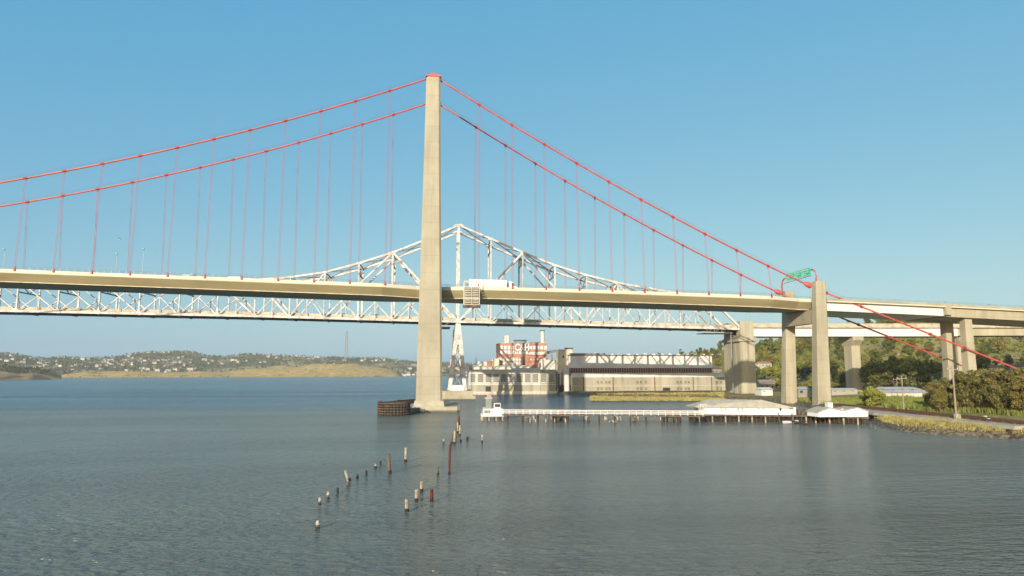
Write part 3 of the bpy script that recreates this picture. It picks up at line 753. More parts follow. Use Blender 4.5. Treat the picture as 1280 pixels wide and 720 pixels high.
# steel tower of the old bridge: two A frames
OT = empty('tower', (0,0,0), parent=OB); OT.location = (0,0,0)
for Y in (YA, YB):
    zt = 38.2; zm = at(573,430,Y).z
    MB().frus((10.6,15.4,Y-.9,Y+.9,zm-.3),(11.7,14.2,Y-.9,Y+.9,zt)).build('leg_head', 'truss_white', OT)
    for xb0, xt0 in ((8.9,11.6),(16.7,14.4)):
        MB().beam((xb0,Y,4.6),(xt0,Y,zm),1.9,1.9,(0,1,0)).build('leg', 'truss_white', OT)
    for z in (22.5,13.2):
        t = (z-4.6)/(zm-4.6); MB().beam((8.9+2.7*t,Y,z),(16.7-2.3*t,Y,z),.8).build('strut', 'truss_white', OT)
    br = MB()
    for z0, z1 in ((5,13.2),(13.2,22.5),(22.5,zm)):
        f = lambda z: (z-4.6)/(zm-4.6)
        br.beam((8.9+2.7*f(z0),Y,z0),(16.7-2.3*f(z1),Y,z1),.35); br.beam((16.7-2.3*f(z0),Y,z0),(8.9+2.7*f(z1),Y,z1),.35)
    br.build('bracing', 'truss_grey', OT)
br = MB()
for x in (8.9,16.7):
    for z0, z1 in ((6,20),(20,36)):
        br.beam((x+(12.5-x)*z0/60,YA,z0),(x+(12.5-x)*z1/60,YB,z1),.4); br.beam((x+(12.5-x)*z0/60,YB,z0),(x+(12.5-x)*z1/60,YA,z1),.4)
br.build('bracing', 'truss_grey', OT)
MB().box(9.6,16.0,YA-1,YA+1.4,4.5,7.2).build('tower_hut', 'white_paint', OT)
MB().box(4.8,20.6,YA-6,YB+6,2.2,4.5).build('pier_cap', 'old_concrete', OT)
MB().box(2.6,21.6,YA-8,YB+8,-2,2.2).build('pier_base', 'old_concrete', OT)

# concrete shore pier of the old bridge
OP = empty('shore_pier', (162,109,0), 'stained concrete pier with peaked cap at the end of the old truss', 'pier')
x0, x1 = 161.6, 169.4
MB().box(x0,x1,YA-1.6,YB+1.6,-1,30).build('wall', 'old_concrete', OP)
for yr in (YA-.9,YA+4.2,YA+9.4,YA+14.6): MB().box(x0-.2,x0-.003,yr,yr+4.4,1.2,29.4).build('rib', 'old_concrete', OP)
for xr in (x0+.5,x0+4.4): MB().box(xr,xr+3.2,YA-1.8,YA-1.603,1.2,29.4).build('rib', 'old_concrete', OP)
MB().prismX([(YA-2.6,29.6),(YB+2.6,29.6),(YB+2.6,30.6),((YA+YB)/2,33.6),(YA-2.6,31.6)], x0-1.3, x1+1.0).build('cap', 'old_concrete', OP)
MB().box(x0+.3,x1-.2,YA-1.7,YA+3.6,30.5,40.3).build('end_block', 'old_concrete', OP)
MB().box(x0+.3,x1-.2,YB-3.6,YB+1.7,30.5,40.3).build('end_block', 'old_concrete', OP)
MB().box(x0-1.6,x1+1.4,YA-3.4,YB+3.4,-2,1.4).build('footing', 'old_concrete', OP)
# girder approach of the old bridge
OA = empty('approach_viaduct', (250,109,5), 'white girder viaduct carrying the old bridge road inland behind the new one', 'viaduct')
zo = lambda x: float(np.interp(x, [168,222,330,520], [39.3,39.5,40.2,42.5]))
gird(169,288,YA,YB,2.3,6.9,.4,'girder_white','girder',OA,zo)
gird(288.1,520,YA,YB,2.3,6.6,.6,'old_concrete','girder',OA,zo)
gird(169,520,YA,YB,1.6,2.3,-1.0,'truss_deck','deck_slab',OA,zo)
for y in (YA-1, YB+.6): gird(169,520,y,y+.4,0,1.6,0,'truss_deck','parapet',OA,zo)
gird(169,520,YA,YB,1.57,1.6,-.5,'asphalt','roadway',OA,zo)
for x in (229.5, 292, 350):
    c = MB().box(x-2.5,x+2.5,YA+3.5,YB-7.5,1,27.8).box(x-3.0,x+3.0,YA+3.0,YB-7,1,4).build('column', 'old_concrete', OA)
    MB().frus((x-2.6,x+2.6,YA+3.4,YB-7.4,27.8),(x-3.0,x+3.0,YA+.6,YB-3.4,30.6)).box(x-3.0,x+3.0,YA+.59,YB-3.39,30.6,32.55).build('cap', 'old_concrete', c)
for px, h_, w_ in ((938,9,'above the old shore pier'),(1003,8,'between the two legs of the end pier')):
    x = at(px,400,YB).x; lamp('street_lamp', (x,YB,38), h_, 'thin grey street lamp on the old bridge, '+w_, 'lamps on the old bridge')
for px, w_ in ((1185,'above the first viaduct column'),(1240,'right of the viaduct columns')):
    x = at(px,385,24).x; lamp('street_lamp', (x,24.4,zdeck(x)-.9), 5.5, 'short street lamp on the approach viaduct, '+w_, 'lamps on the approach viaduct')

# ------------------------------------------------------------------ vehicles on the deck
def car(loc, rz, paint, label, kind='car', L_=4.6):
    e = empty('parked_car' if kind == 'p' else 'car', (0,0,0), label, 'car', 'cars on the bridges')
    h = L_/2
    b = MB().prismY([(-h,.35),(h,.35),(h,.75),(h-.9,.98),(h-1.6,1.02),(-h+.3,1.05),(-h,.9)], -.9, .9).build('body', paint, e)
    MB().prismY([(-h+.5,1.04),(h-1.5,1.01),(h-2.2,1.5),(-h+1.1,1.5)], -.78, .78).build('cabin', 'glass_dark', e)
    MB().prismY([(-h+1.05,1.49),(h-2.15,1.49),(h-2.3,1.57),(-h+1.2,1.57)], -.76, .76).build('roof', paint, e)
    for x in (-h+.85,h-.9):
        for y in (-.85,.85): MB().tube([(x,y-.12,.34),(x,y+.12,.34)], .34, 12).build('wheel', 'tyre', e)
    e.location = loc; e.rotation_euler = (0,0,rz); return e
def on_deck(px, Y): x = at(px, 350, Y).x; return (x, Y, zdeck(x)-.97)
def on_deck_r(px, Y): x = at(px, 378, Y).x; return (x, Y, zdeck(x)-.86)
# blue delivery van, tall enough to show over the parapet
def van(loc, rz, paint, label, hgt=2.4, L_=5.6):
    e = empty('van', (0,0,0), label, 'van', 'cars on the bridges'); h = L_/2
    MB().prismY([(-h,.4),(h,.4),(h,1.0),(h-.9,1.25),(h-1.6,hgt-.05),(h-1.9,hgt),(-h+.15,hgt),(-h,hgt-.2)], -1, 1).build('body', paint, e)
    MB().prismY([(h-1.1,1.3),(h-1.55,hgt-.25),(h-2.7,hgt-.25),(h-2.7,1.3)], -1.01, 1.01).build('window', 'glass_dark', e)
    for x in (-h+1,h-1):
        for y in (-.9,.9): MB().tube([(x,y-.15,.38),(x,y+.15,.38)], .38, 12).build('wheel', 'tyre', e)
    e.location = loc; e.rotation_euler = (0,0,rz); return e
van(on_deck(238,5), 0, 'car_blue', 'blue van on the suspension bridge deck left of the tower')
car((on_deck(250,8)[0],8,on_deck(250,8)[2]+.25), 0, 'car_white', 'white car just ahead of the blue van on the bridge deck', L_=4.8)
van(on_deck(291,4.5), PI, 'car_silver', 'silver van on the bridge deck, left one of a close pair', 2.0)
van(on_deck(302,8), PI, 'car_white', 'white van on the bridge deck, right one of a close pair', 1.9)
TR = empty('truck', (0,0,0), 'white semi-trailer truck on the suspension bridge deck right of the tower', 'truck')
xt0 = at(586,353,4).x; xt1 = at(633,353,4).x; zt0 = zdeck((xt0+xt1)/2)-.97; LT = xt1-xt0
MB().box(-LT/2,LT/2-0,-1.3,1.3,1.15,4.15).build('trailer', 'truck_white', TR)
cb = MB().prismY([(LT/2+.8,.6),(LT/2+3.9,.6),(LT/2+3.9,1.9),(LT/2+3.0,2.1),(LT/2+2.5,3.3),(LT/2+1.2,3.9),(LT/2+.8,3.9)], -1.2, 1.2).build('cab', 'truck_white', TR)
MB().prismY([(LT/2+2.97,2.15),(LT/2+2.5,3.15),(LT/2+1.8,3.2),(LT/2+1.8,2.15)], -1.21, 1.21).build('window', 'glass_dark', cb)
MB().box(LT/2+.15,LT/2+.6,-1.1,1.1,1.2,3.2).build('fairing', 'glass_dark', TR)
MB().box(-LT/2+.2,LT/2+3.2,-.5,.5,.7,1.12).build('chassis', 'car_dark', TR)
for x in (-LT/2+1.2,-LT/2+2.5,LT/2-.6,LT/2+.7,LT/2+3.0):
    for y in (-1.1,1.1): MB().tube([(x,y-.17,.5),(x,y+.17,.5)], .5, 14).build('wheel', 'tyre', TR)
TR.location = ((xt0+xt1)/2, 4, zt0); TR.rotation_euler = (0, .018, 0)
for px, Y, p, L in ((1160,5,'car_dark','dark car on the approach viaduct left of the viaduct columns'),(1262,5,'car_dark','dark car on the approach viaduct near the right edge'),(1226,12,'car_silver','silver car on the approach viaduct right of the viaduct columns')):
    l = on_deck_r(px, Y); car((l[0],l[1],l[2]+.15), 0, p, L, L_=5)
x = at(1267,404,YA+2).x; van((x,YA+3,zo(x)-1.5), 0, 'car_white', 'white van on the old bridge viaduct near the right edge', 2.5, 7)
x = at(1254,404,YA+2).x; car((x,YA+3,zo(x)-1.2), 0, 'car_silver', 'silver car behind the white van on the old bridge viaduct')
for px, p, L in ((471,'car_dark','dark car on the old truss bridge left of the tall tower'),(431,'car_white','pale car on the old truss bridge far left of the tall tower'),(797,'car_white','pale car on the old truss bridge right of the tall tower')):
    x = at(px,396,YA+3).x; car((x,YA+3.2,zb_(x)+1.3), 0, p, L)

# ------------------------------------------------------------------ waterfront mill
YM = 180.0
def mx(px, py=470, Y=YM): return at(px, py, Y).x
def mz(px, py, Y=YM): return at(px, py, Y).z
def win_grid(parent, x0, x1, z0, z1, Y, nx_, nz_, name='window', m='mill_window', bar='mill_wall', dep=.12):
    o = MB().box(x0,x1,Y-dep,Y+.05,z0,z1).build(name, m, parent)
    b = MB()
    for i in range(nx_+1): x = x0+(x1-x0)*i/nx_; b.box(x-.09,x+.09,Y-dep-.06,Y-dep-.001,z0,z1)
    for j in range(nz_+1): z = z0+(z1-z0)*j/nz_; b.box(x0-.09,x1+.09,Y-dep-.1,Y-dep-.062,z-.09,z+.09)
    b.build('window_bars', bar, o); return o
# long warehouse
WH = empty('warehouse', (mx(800),YM,2), 'long pale warehouse with a maroon window band on the waterfront', 'warehouse')
xl, xr = mx(715), mx(909); zt = mz(800,466.3)
MB().box(xl,xr,YM,YM+34,1.2,zt).build('lower_wall', 'mill_lower', WH)
MB().box(xl-.2,xr+.1,YM-.35,YM-.003,mz(800,471.8),zt-.2).build('pale_band', 'mill_white', WH)
MB().box(xl-.3,xr+.3,YM-.7,YM+34.3,zt-.2,zt+.02).build('cornice', 'mill_white', WH)
xl2, xr2 = mx(713), mx(893); z2 = mz(800,444.5)+.0
YU = YM+3
up_ = MB().box(xl2,xr2,YU,YU+30,zt+.1,z2).build('upper_wall', 'mill_white', WH)
MB().box(xl2-.3,xr2+.3,YU-.4,YU+30.4,z2,z2+.5).build('cornice', 'rust', WH)
MB().prismX([(YU+.5,z2+.5),(YU+15,z2+1.3),(YU+29.5,z2+.5)], xl2+6, xr2-22).build('roof', 'mill_white', WH)
MB().box(xl2+1,xl2+24,YU+2,YU+28,z2+.52,z2+1.6).build('roof', 'mill_roof', WH)
bnd = MB().box(xl2,xr2,YU-.25,YU-.003,zt+.15,mz(800,460)).build('window_band', 'maroon', WH)
mb = MB()
for k in range(60): x = xl2+(xr2-xl2)*(k+.5)/60; mb.box(x-.1,x+.1,YU-.36,YU-.252,zt+.2,mz(800,460)-.1)
mb.build('mullions', 'bottom_flange', bnd)
for pxs_ in ((747,751.5,757.5,761.5),(796.5,801,807),(846.5,851,856.5,860.5),(896,900.5)):
    for px in pxs_:
        for py in (477.7,485.7):
            win_grid(WH, mx(px-1.2), mx(px+1.4), mz(px,py+1.7), mz(px,py-1.5), YM, 2, 2, bar='mill_lower')
for px in (729,766,818,866,889): MB().tube([(mx(px),YM-.35,1.3),(mx(px),YM-.35,zt-2.4)], .3, 6).build('downpipe', 'rust', WH)
MB().box(xl-.05,xr+.03,YM-.12,YM-.003,mz(800,482.4),mz(800,481.9)).build('ledge', 'mill_wall', WH)
MB().box(mx(828),mx(837),YM-.3,YM-.003,1.0,mz(830,484.5)).build('door', 'glass_dark', WH)
for k in range(20): x = mx(745)+k*5.6; MB().box(x,x+1.8,YU+3,YU+5,z2+.5,z2+1.3+.6*(k%3==0)).build('roof_vent', 'mill_white', WH)
# wharf building with the big windows, on arches over the water
WB = empty('wharf_building', (mx(640),YM,2), 'pale wharf building with a row of large grid windows above the water', 'building')
xa, xc, xd = mx(586), mx(675.5), mx(695); zb0 = mz(640,489.6); zt1 = mz(640,462.5); zt2 = mz(640,460)
w1 = MB().box(xa,xc,YM,YM+22,zb0,zt1).box(mx(643),mx(675),YM-.001-.05,YM+20,zt1,zt2).build('wall', 'mill_wall', WB)
MB().box(xc+.003,xd,YM+.4,YM+22,zb0,zt1+.3).build('side_wing', 'mill_lower', WB)
MB().box(xa-.2,xd+.2,YM-.4,YM-.06,mz(640,481.2),mz(640,480.5)).build('ledge', 'mill_white', WB)
MB().box(xa-.3,xd+.3,YM-1.4,YM-.41,zb0-.5,zb0+.1).build('sill_ledge', 'mill_white', WB)
MB().box(xa-.2,xc+.1,YM-.25,YM+22.2,zt1,zt1+.35).build('roof', 'mill_white', WB)
for i, c in enumerate((360,430,500,570,638,710,780,850,917,992,1060)):
    px = 540+c/7.11; Yw = YM if i < 9 else YM+.4
    win_grid(WB, mx(px-3.4,470,Yw), mx(px+3.4,470,Yw), mz(px,477.8,Yw), mz(px,467.3,Yw), Yw, 5, 4, bar='mill_wall')
    MB().box(mx(px-3.6,470,Yw),mx(px+3.6,470,Yw),Yw-.35,Yw-.004,mz(px,478.6,Yw),mz(px,478.0,Yw)).build('sill', 'mill_white', WB)
MB().box(xa-.02,xc,YM-.14,YM-.003,zb0+.1,mz(640,481.25)).build('lower_band', 'mill_lower', WB)
MB().box(mx(607),mx(613.5),YM-.3,YM-.004,zb0+.1,mz(610,483)).build('door', 'glass_dark', WB)
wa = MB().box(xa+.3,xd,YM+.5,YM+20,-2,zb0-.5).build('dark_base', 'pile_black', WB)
for k in range(22):
    x = xa+1.2+(xd-xa-2.4)*k/21
    MB().frus((x-.6,x+.6,YM-1.3,YM+.45,-2),(x-1.5,x+1.5,YM-1.3,YM+.45,zb0-.51)).build('arch_pier', 'mill_cream', WB)
# low sheds and tanks behind the wharf building
def shed(nm, lab, px0, px1, pyt, Y, dep, wallm, roofm, cat='shed', zb=1.5, gable=.0, grp=None):
    x0_, x1_ = at(px0,470,Y).x, at(px1,470,Y).x; z1_ = at((px0+px1)/2,pyt,Y).z
    e = empty(nm, ((x0_+x1_)/2,Y,zb), lab, cat, grp)
    MB().box(x0_,x1_,Y,Y+dep,zb,z1_).build('wall', wallm, e)
    if gable: MB().prismX([(Y-.4,z1_),(Y+dep/2,z1_+gable),(Y+dep+.4,z1_)], x0_-.3, x1_+.3).build('roof', roofm, e)
    else: MB().box(x0_-.3,x1_+.3,Y-.3,Y+dep+.3,z1_,z1_+.4).build('roof', roofm, e)
    return e, x0_, x1_, z1_
shed('shed', 'white flat shed left of the brick refinery, by a small red hut', 597.5, 612, 453, 206, 12, 'mill_white', 'mill_white')
shed('hut', 'small red hut between the white shed and the brick refinery', 608.5, 614.5, 452, 204, 1.5, 'brick', 'brick', 'hut')
shed('shed', 'cream block at the left foot of the brick refinery', 614.8, 624, 449, 205, 9, 'mill_cream', 'mill_white')
shed('shed', 'low beige shed roof running behind the wharf building windows', 592, 664, 458.5, 203.5, 6, 'mill_wall', 'mill_cream', gable=1.0)
e, x0_, x1_, z1_ = shed('building', 'white stepped block at the right foot of the brick refinery', 676, 700, 450.5, 204, 14, 'mill_white', 'mill_white', 'building')
for k in range(3): MB().box(at(668+k*3,455,204).x,at(669.6+k*3,455,204).x,203.2,203.9,mz(670,459,204),mz(670,454,204)).build('window', 'mill_window', e)
e, x0_, x1_, z1_ = shed('silo_building', 'tall cream block with round rooftop tank beside the long warehouse', 700, 716, 437.5, 188, 14, 'mill_cream', 'mill_white', 'building')
MB().tube([(at(711,440,194).x,194,z1_),(at(711,440,194).x,194,z1_+1.6)], 2.8, 18).build('roof_tank', 'rust', e)
for c in (703,710): MB().box(at(c,440,188).x,at(c+2,440,188).x,187.7,187.99,z1_-5,z1_-3.5).build('window', 'mill_window', e)
MB().box(at(695.5,480,190).x,at(714,480,190).x,183,200,-1,5.5).build('dark_loading_bay', 'pile_black', e)
e, x0_, x1_, z1_ = shed('building', 'narrow white building with a dark bay beside the wharf building', 696, 701, 465, 183, 14, 'mill_white', 'mill_white', 'building')
MB().box(x0_+.3,x0_+1.8,182.7,182.99,3,z1_-1).build('bay', 'glass_dark', e)
tk = MB().tube([(at(708,480,184).x,184,1),(at(708,480,184).x,184,at(708,461,184).z)], 2.0, 18).build('white_silo', 'mill_white'); tag(tk, 'slim white silo in front of the cream tower block', 'silo')
cv = MB().beam((at(684,441,214).x,214,at(684,441,214).z),(at(695,439,214).x,214,at(695,438.5,214).z),1.8,2.0).build('conveyor', 'mill_roof')
MB().beam((at(690,441,214).x,214,2),(at(690,441,214).x,214,at(690,441,214).z-.9),.7).build('support', 'mill_roof', cv)
tag(cv, 'dark enclosed conveyor bridge right of the brick refinery', 'conveyor')
# brick refinery
YR = 214.0
BK = empty('brick_refinery', (at(653,450,YR).x,YR,2), 'tall red brick refinery with white windows and rooftop lettering', 'factory')
bx = lambda px: at(px, 440, YR).x; bz = lambda py: at(653, py, YR).z
MB().box(bx(624),bx(683.5),YR,YR+24,1,bz(429)).build('wall', 'brick', BK)
MB().box(bx(622.5),bx(653),YR-3,YR-.003,1,bz(446.5)).build('wing', 'brick_pale', BK)
MB().box(bx(660),bx(683.8),YR-2,YR-.003,1,bz(447)).build('wing', 'brick', BK)
MB().box(bx(661),bx(683.6),YR-1.2,YR-.004,bz(443.5),bz(440)).build('canopy', 'mill_wall', BK)
MB().box(bx(624)-.3,bx(683.5)+.3,YR-.4,YR+24.4,bz(429),bz(428.6)).build('coping', 'mill_white', BK)
cols = list(range(0,13))
for k in range(13):
    px = 625.6+k*4.55
    if px > 681.5: break
    for py in (434.6,440.4):
        if py > 440 and px > 660: continue
        if 643 < px < 662 and py < 436: continue
        MB().box(bx(px-.1),bx(px+3.2),YR-.2,YR-.003,bz(py+2.1),bz(py-2.3)).build('window', 'window_white', BK)
for k in range(7):
    px = 623.8+k*4.1
    for py in (449.6,454.2):
        MB().box(bx(px),bx(px+2.7),YR-3.25,YR-3.003,bz(py+1.3),bz(py-1.3)).build('window', 'window_white', BK)
for k in range(5): MB().box(bx(662+k*4.2),bx(664+k*4.2),YR-2.25,YR-2.003,bz(450.5),bz(448.6)).build('window', 'window_white', BK)
for px in (633.3,636.6): MB().tube([(bx(px),YR+8,bz(429)),(bx(px),YR+8,at(px,419.5,YR+8).z)], 1.1, 12).build('flue', 'mill_white', BK)
sk = MB().tube([(bx(679.5),YR+5,bz(429)),(bx(679.5),YR+5,at(679,413.6,YR+5).z)], 1.5, 14, rs=[1.75,1.45]).build('smokestack', 'mill_white', BK)
MB().tube([(bx(679.5),YR+5,at(679,414.2,YR+5).z),(bx(679.5),YR+5,at(679,412.6,YR+5).z)], 1.75, 14).build('rim', 'mill_roof', sk)
MB().box(bx(645),bx(659),YR+4,YR+12,bz(429),bz(426.5)).box(bx(644),bx(660),YR+3,YR+13,bz(425.2),bz(424.6)).build('roof_house', 'mill_roof', BK)
MB().box(bx(664),bx(677),YR+3,YR+10,bz(429),bz(427.6)).build('roof_house', 'rust', BK)
fc_ = bpy.data.curves.new('rooftop_letters', 'FONT'); fc_.body = 'C&H'; fc_.size = 6.3; fc_.extrude = .22; fc_.offset = .17; fc_.align_x = 'CENTER'
fo = bpy.data.objects.new('tmp_font', fc_); COL.objects.link(fo)
bpy.context.view_layer.update()
dg = bpy.context.evaluated_depsgraph_get(); me = bpy.data.meshes.new_from_object(fo.evaluated_get(dg)); bpy.data.objects.remove(fo)
me.name = 'rooftop_letters'; me.materials.clear(); me.materials.append(MT['sign_white'])
lo = bpy.data.objects.new('rooftop_letters', me); COL.objects.link(lo); lo.parent = BK
lo.location = Vector((bx(652.6),YR-.9,bz(438.2)))-wloc(BK); lo.rotation_euler = (R(90),0,0); lo.scale = (.78,1,1)
fm = MB()
for px in (645,652,660): fm.beam((bx(px),YR-.5,bz(441)),(bx(px),YR-.5,bz(430)),.3)
for py in (438.6,431): fm.beam((bx(643.5),YR-.5,bz(py)),(bx(661.5),YR-.5,bz(py)),.3)
fm.build('letter_frame', 'mill_roof', BK)
fl_ = empty('flagpole', (at(588,470,176).x,178,2), 'pole with a small red flag at the left end of the wharf', 'flag')
MB().tube([(at(588,470,178).x,178,1.5),(at(588,455,178).x,178,at(588,455,178).z)], .14, 6).build('pole', 'white_paint', fl_)
MB().box(at(586.4,460,178).x,at(589.6,460,178).x,177.9,178.1,at(588,462.5,178).z,at(588,457,178).z).build('flag', 'cable_red', fl_)
mast = empty('radio_mast', (at(595,450,260).x,260,1.5), 'thin grey lattice mast seen left of the brick refinery', 'mast')
mm = MB(); xm = at(595,450,260).x; zm_ = at(595,444.5,260).z
for sx, sy in ((-1,-1),(1,-1),(1,1),(-1,1)): mm.beam((xm+sx*1.2,260+sy*1.2,1.5),(xm,260,zm_),.25)
for k in range(8):
    t = k/8; wd = 1.2*(1-t); z = 1.5+(zm_-1.5)*t; z3 = 1.5+(zm_-1.5)*(t+.125); mm.beam((xm-wd,260-wd,z),(xm+wd*.85,260-wd*.85,z3),.18); mm.beam((xm+wd,260-wd,z),(xm-wd*.85,260-wd*.85,z3),.18)
mm.build('lattice', 'lattice', mast)

# ------------------------------------------------------------------ dock along the shore
def pt(px, py, z): return gz(px, py, z)
DZ = 2.0
pA = pt(628, 518.6, DZ); pB = pt(880, 520.4, DZ)
WK = empty('dock_walkway', (pA.x,pA.y,0), 'long narrow white railed dock walkway on slim piles', 'dock')
d = (pB-pA); d.z = 0; Ld = d.length; u = d.normalized(); nrm = Vector((-u.y,u.x,0))
MB().beam(pA, pB, 1.8, .3).build('walk_deck', 'timber_light', WK)
for s in (-1, 1):
    rb = MB(); o = nrm*(s*.85)
    k = 0
    while k*1.9 < Ld:
        q = pA+u*(k*1.9)+o; rb.beam(q+Vector((0,0,.15)), q+Vector((0,0,1.35)), .09); k += 1
    for h_ in (.55,.95,1.35): rb.beam(pA+o+Vector((0,0,h_)), pB+o+Vector((0,0,h_)), .08, .11)
    rb.build('railing', 'white_paint', WK)
for k in range(13):
    q = pA+u*(1.5+k*Ld/13)
    pb = MB()
    for s in (-.75,.75): pb.tube([q+nrm*s-Vector((0,0,4)), q+nrm*s-Vector((0,0,.1))], .17, 7)
    pb.beam(q-nrm*1.1-Vector((0,0,.35)), q+nrm*1.1-Vector((0,0,.35)), .22); pb.build('pile_bent', 'timber_dark', WK)
# hut platform at its outer end
HP = empty('dock_hut', (0,0,0), 'white dock hut with a glazed lookout at the outer end of the walkway', 'hut')
q0 = gz(616,526); HP.location = (q0.x,q0.y+2,0)
x, y = q0.x, q0.y+2.2
MB().box(x-3.2,x+3.1,y-2.4,y+2.6,1.2,1.8).build('platform', 'white_paint', HP)
for sx in (-2.9,-1,1,2.8):
    for sy in (-2,2.2): MB().tube([(x+sx,y+sy,-3),(x+sx,y+sy,1.2)], .24, 8).build('pile', 'pile_cream', HP)
MB().prismX([(y-2.0,1.8),(y+2.2,1.8),(y+2.2,3.6),(y-1.6,3.3)], x-2.6, x+2.9).build('cabin', 'white_paint', HP)
ck = MB().box(x+.4,x+2.3,y-1.4,y+1.2,3.3,4.9).build('wheelhouse', 'white_paint', HP)
MB().box(x+.6,x+2.1,y-1.5,y-1.4,3.8,4.6).build('window', 'glass_dark', ck)
MB().box(x+.3,x+2.5,y-1.6,y+1.4,4.9,5.1).build('roof', 'dark_concrete', ck)
lk = MB().box(x-1.9,x-.3,y-1.2,y+.4,3.2,6.2).build('lookout', 'hut_grey', HP)
MB().box(x-2.1,x-.1,y-1.4,y+.6,6.2,6.4).build('roof', 'white_paint', lk)
MB().box(x-1.6,x-.3,y-.5,y-.42,6.55,7.2).build('flag', 'flag_pink', lk)
rh = MB()
for k in range(8): rh.beam((x-3.1+k*.88,y-2.3,1.8),(x-3.1+k*.88,y-2.3,2.8),.08)
rh.beam((x-3.1,y-2.3,2.8),(x+3.0,y-2.3,2.8),.09).build('railing', 'white_paint', HP)
MB().box(x-2.4,x-.8,y-2.06,y-1.85,2.1,3.0).build('window', 'hut_grey', HP)
# clutter platforms along the walkway
for (pa, pb_, py, lab) in ((694,711,526.5,'rusty timber work platform halfway along the dock walkway'),(833,853,527.5,'timber work platform where the dock walkway nears the boathouse')):
    a = gz(pa,py); b = gz(pb_,py); e = empty('work_platform', ((a.x+b.x)/2,a.y,0), lab, 'platform')
    x0_, x1_, yy = a.x, b.x, a.y
    MB().box(x0_,x1_,yy,yy+3.2,1.1,1.5).build('deck', 'timber_light', e)
    for k in range(5):
        xx = x0_+.3+(x1_-x0_-.6)*k/4
        for s in (.3,2.8): MB().tube([(xx,yy+s,-3),(xx,yy+s,1.1)], .22, 7).build('pile', 'pile_cream' if k%2 else 'timber_dark', e)
    rr = random.Random(int(pa)); cl = MB()
    for k in range(14):
        xx = rr.uniform(x0_+.4,x1_-.4); y_ = yy+rr.uniform(.3,2.8); cl.beam((xx,y_,1.5),(xx+rr.uniform(-.6,.6),y_+rr.uniform(-.4,.4),1.5+rr.uniform(.6,1.9)), rr.uniform(.12,.3))
    cl.box(x0_+1,x0_+2.3,yy+.8,yy+2,1.5,2.5); cl.build('stacked_timber', 'rust', e)
# boathouse platform
BY = gz(930,528)
a = gz(876,527.5); b = gz(1016,529); c = gz(1087,531.5)
BP = empty('dock_platform', (a.x,a.y,0), 'broad timber dock on many short piles under the boathouses', 'dock')
dk1 = MB().prism([(a.x-.5,a.y+.6),(b.x,b.y+.6),(b.x+.3,b.y+9.5),(a.x-.3,a.y+9.5)], 1.6, 2.0).build('planking', 'timber_light', BP)
dk2 = MB().prism([(b.x+.01,b.y+.4),(c.x+.3,c.y+.4),(c.x+.3,c.y+14),(b.x+.01,b.y+14)], 1.55, 1.95).build('planking', 'timber_light', BP)
def lerp2(p, q, t): return p.x+(q.x-p.x)*t, p.y+(q.y-p.y)*t
for k in range(26):
    x, y = lerp2(a, b, k/25); MB().tube([(x,y+.9,-3),(x,y+.9,1.6)], .2, 7).build('pile', 'pile_cream' if k%3 == 0 else 'timber_dark', BP)
for k in range(13):
    x, y = lerp2(b, c, k/12); MB().tube([(x,y+.7,-3),(x,y+.7,1.55)], .22, 7).build('pile', 'pile_cream' if k%3 == 1 else 'timber_dark', BP)
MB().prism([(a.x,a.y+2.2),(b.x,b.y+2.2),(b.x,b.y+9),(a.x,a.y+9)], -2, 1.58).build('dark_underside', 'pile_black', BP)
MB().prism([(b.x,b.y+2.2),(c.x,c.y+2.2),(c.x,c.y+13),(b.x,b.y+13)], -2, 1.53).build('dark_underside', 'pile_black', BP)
rb = MB()
for k in range(6): x, y = lerp2(a, gz(886,527.6), k/5); rb.beam((x,y+1,2),(x,y+1,4.6),.14)
x, y = lerp2(a, b, 0); x2, y2 = lerp2(a, b, .07); rb.beam((x,y+1,4.6),(x2,y2+1,4.6),.14); rb.beam((x,y+1,3.2),(x2,y2+1,3.2),.1)
rb.build('porch_frame', 'white_paint', BP)
# long white boathouse
LB = empty('boathouse', (0,0,0), 'long white boathouse with a tan hipped roof on the dock', 'boathouse')
y0 = gz(930,528).y+1.4
X0, X1 = at(885,515,y0).x, at(979.5,515,y0).x; LB.location = ((X0+X1)/2,y0,2)
zw = at(930,508.6,y0).z; dp = 6.6
sl0 = (gz(1016,529).y-gz(876,527.5).y)/(gz(1016,529).x-gz(876,527.5).x)
def sy(x): return (x-(X0+X1)/2)*sl0
def quadwall(x0, x1, o0, o1, z0, z1): return [(x0,y0+sy(x0)+o0),(x1,y0+sy(x1)+o0),(x1,y0+sy(x1)+o1),(x0,y0+sy(x0)+o1)]
MB().prism(quadwall(X0,X1,0,dp,0,0), 2.0, zw).build('wall', 'white_wall', LB)
zr = at(925,499.3,y0+dp/2).z
rf = MB(); ov = .6
bx0, bx1 = X0-2.2, X1+.8
rf.add([(bx0,y0+sy(bx0)-ov,zw),(bx1,y0+sy(bx1)-ov,zw),(bx1,y0+sy(bx1)+dp+ov,zw),(bx0,y0+sy(bx0)+dp+ov,zw),
        (X0+3.2,y0+sy(X0)+dp/2,zr),(X1-6.2,y0+sy(X1)+dp/2,zr),
        (bx0,y0+sy(bx0)-ov,zw-.22),(bx1,y0+sy(bx1)-ov,zw-.22),(bx1,y0+sy(bx1)+dp+ov,zw-.22),(bx0,y0+sy(bx0)+dp+ov,zw-.22)],
       [(0,1,5,4),(1,2,5),(2,3,4,5),(3,0,4),(6,7,1,0),(7,8,2,1),(8,9,3,2),(9,6,0,3),(9,8,7,6)])
rf.build('roof', 'shed_roof', LB)
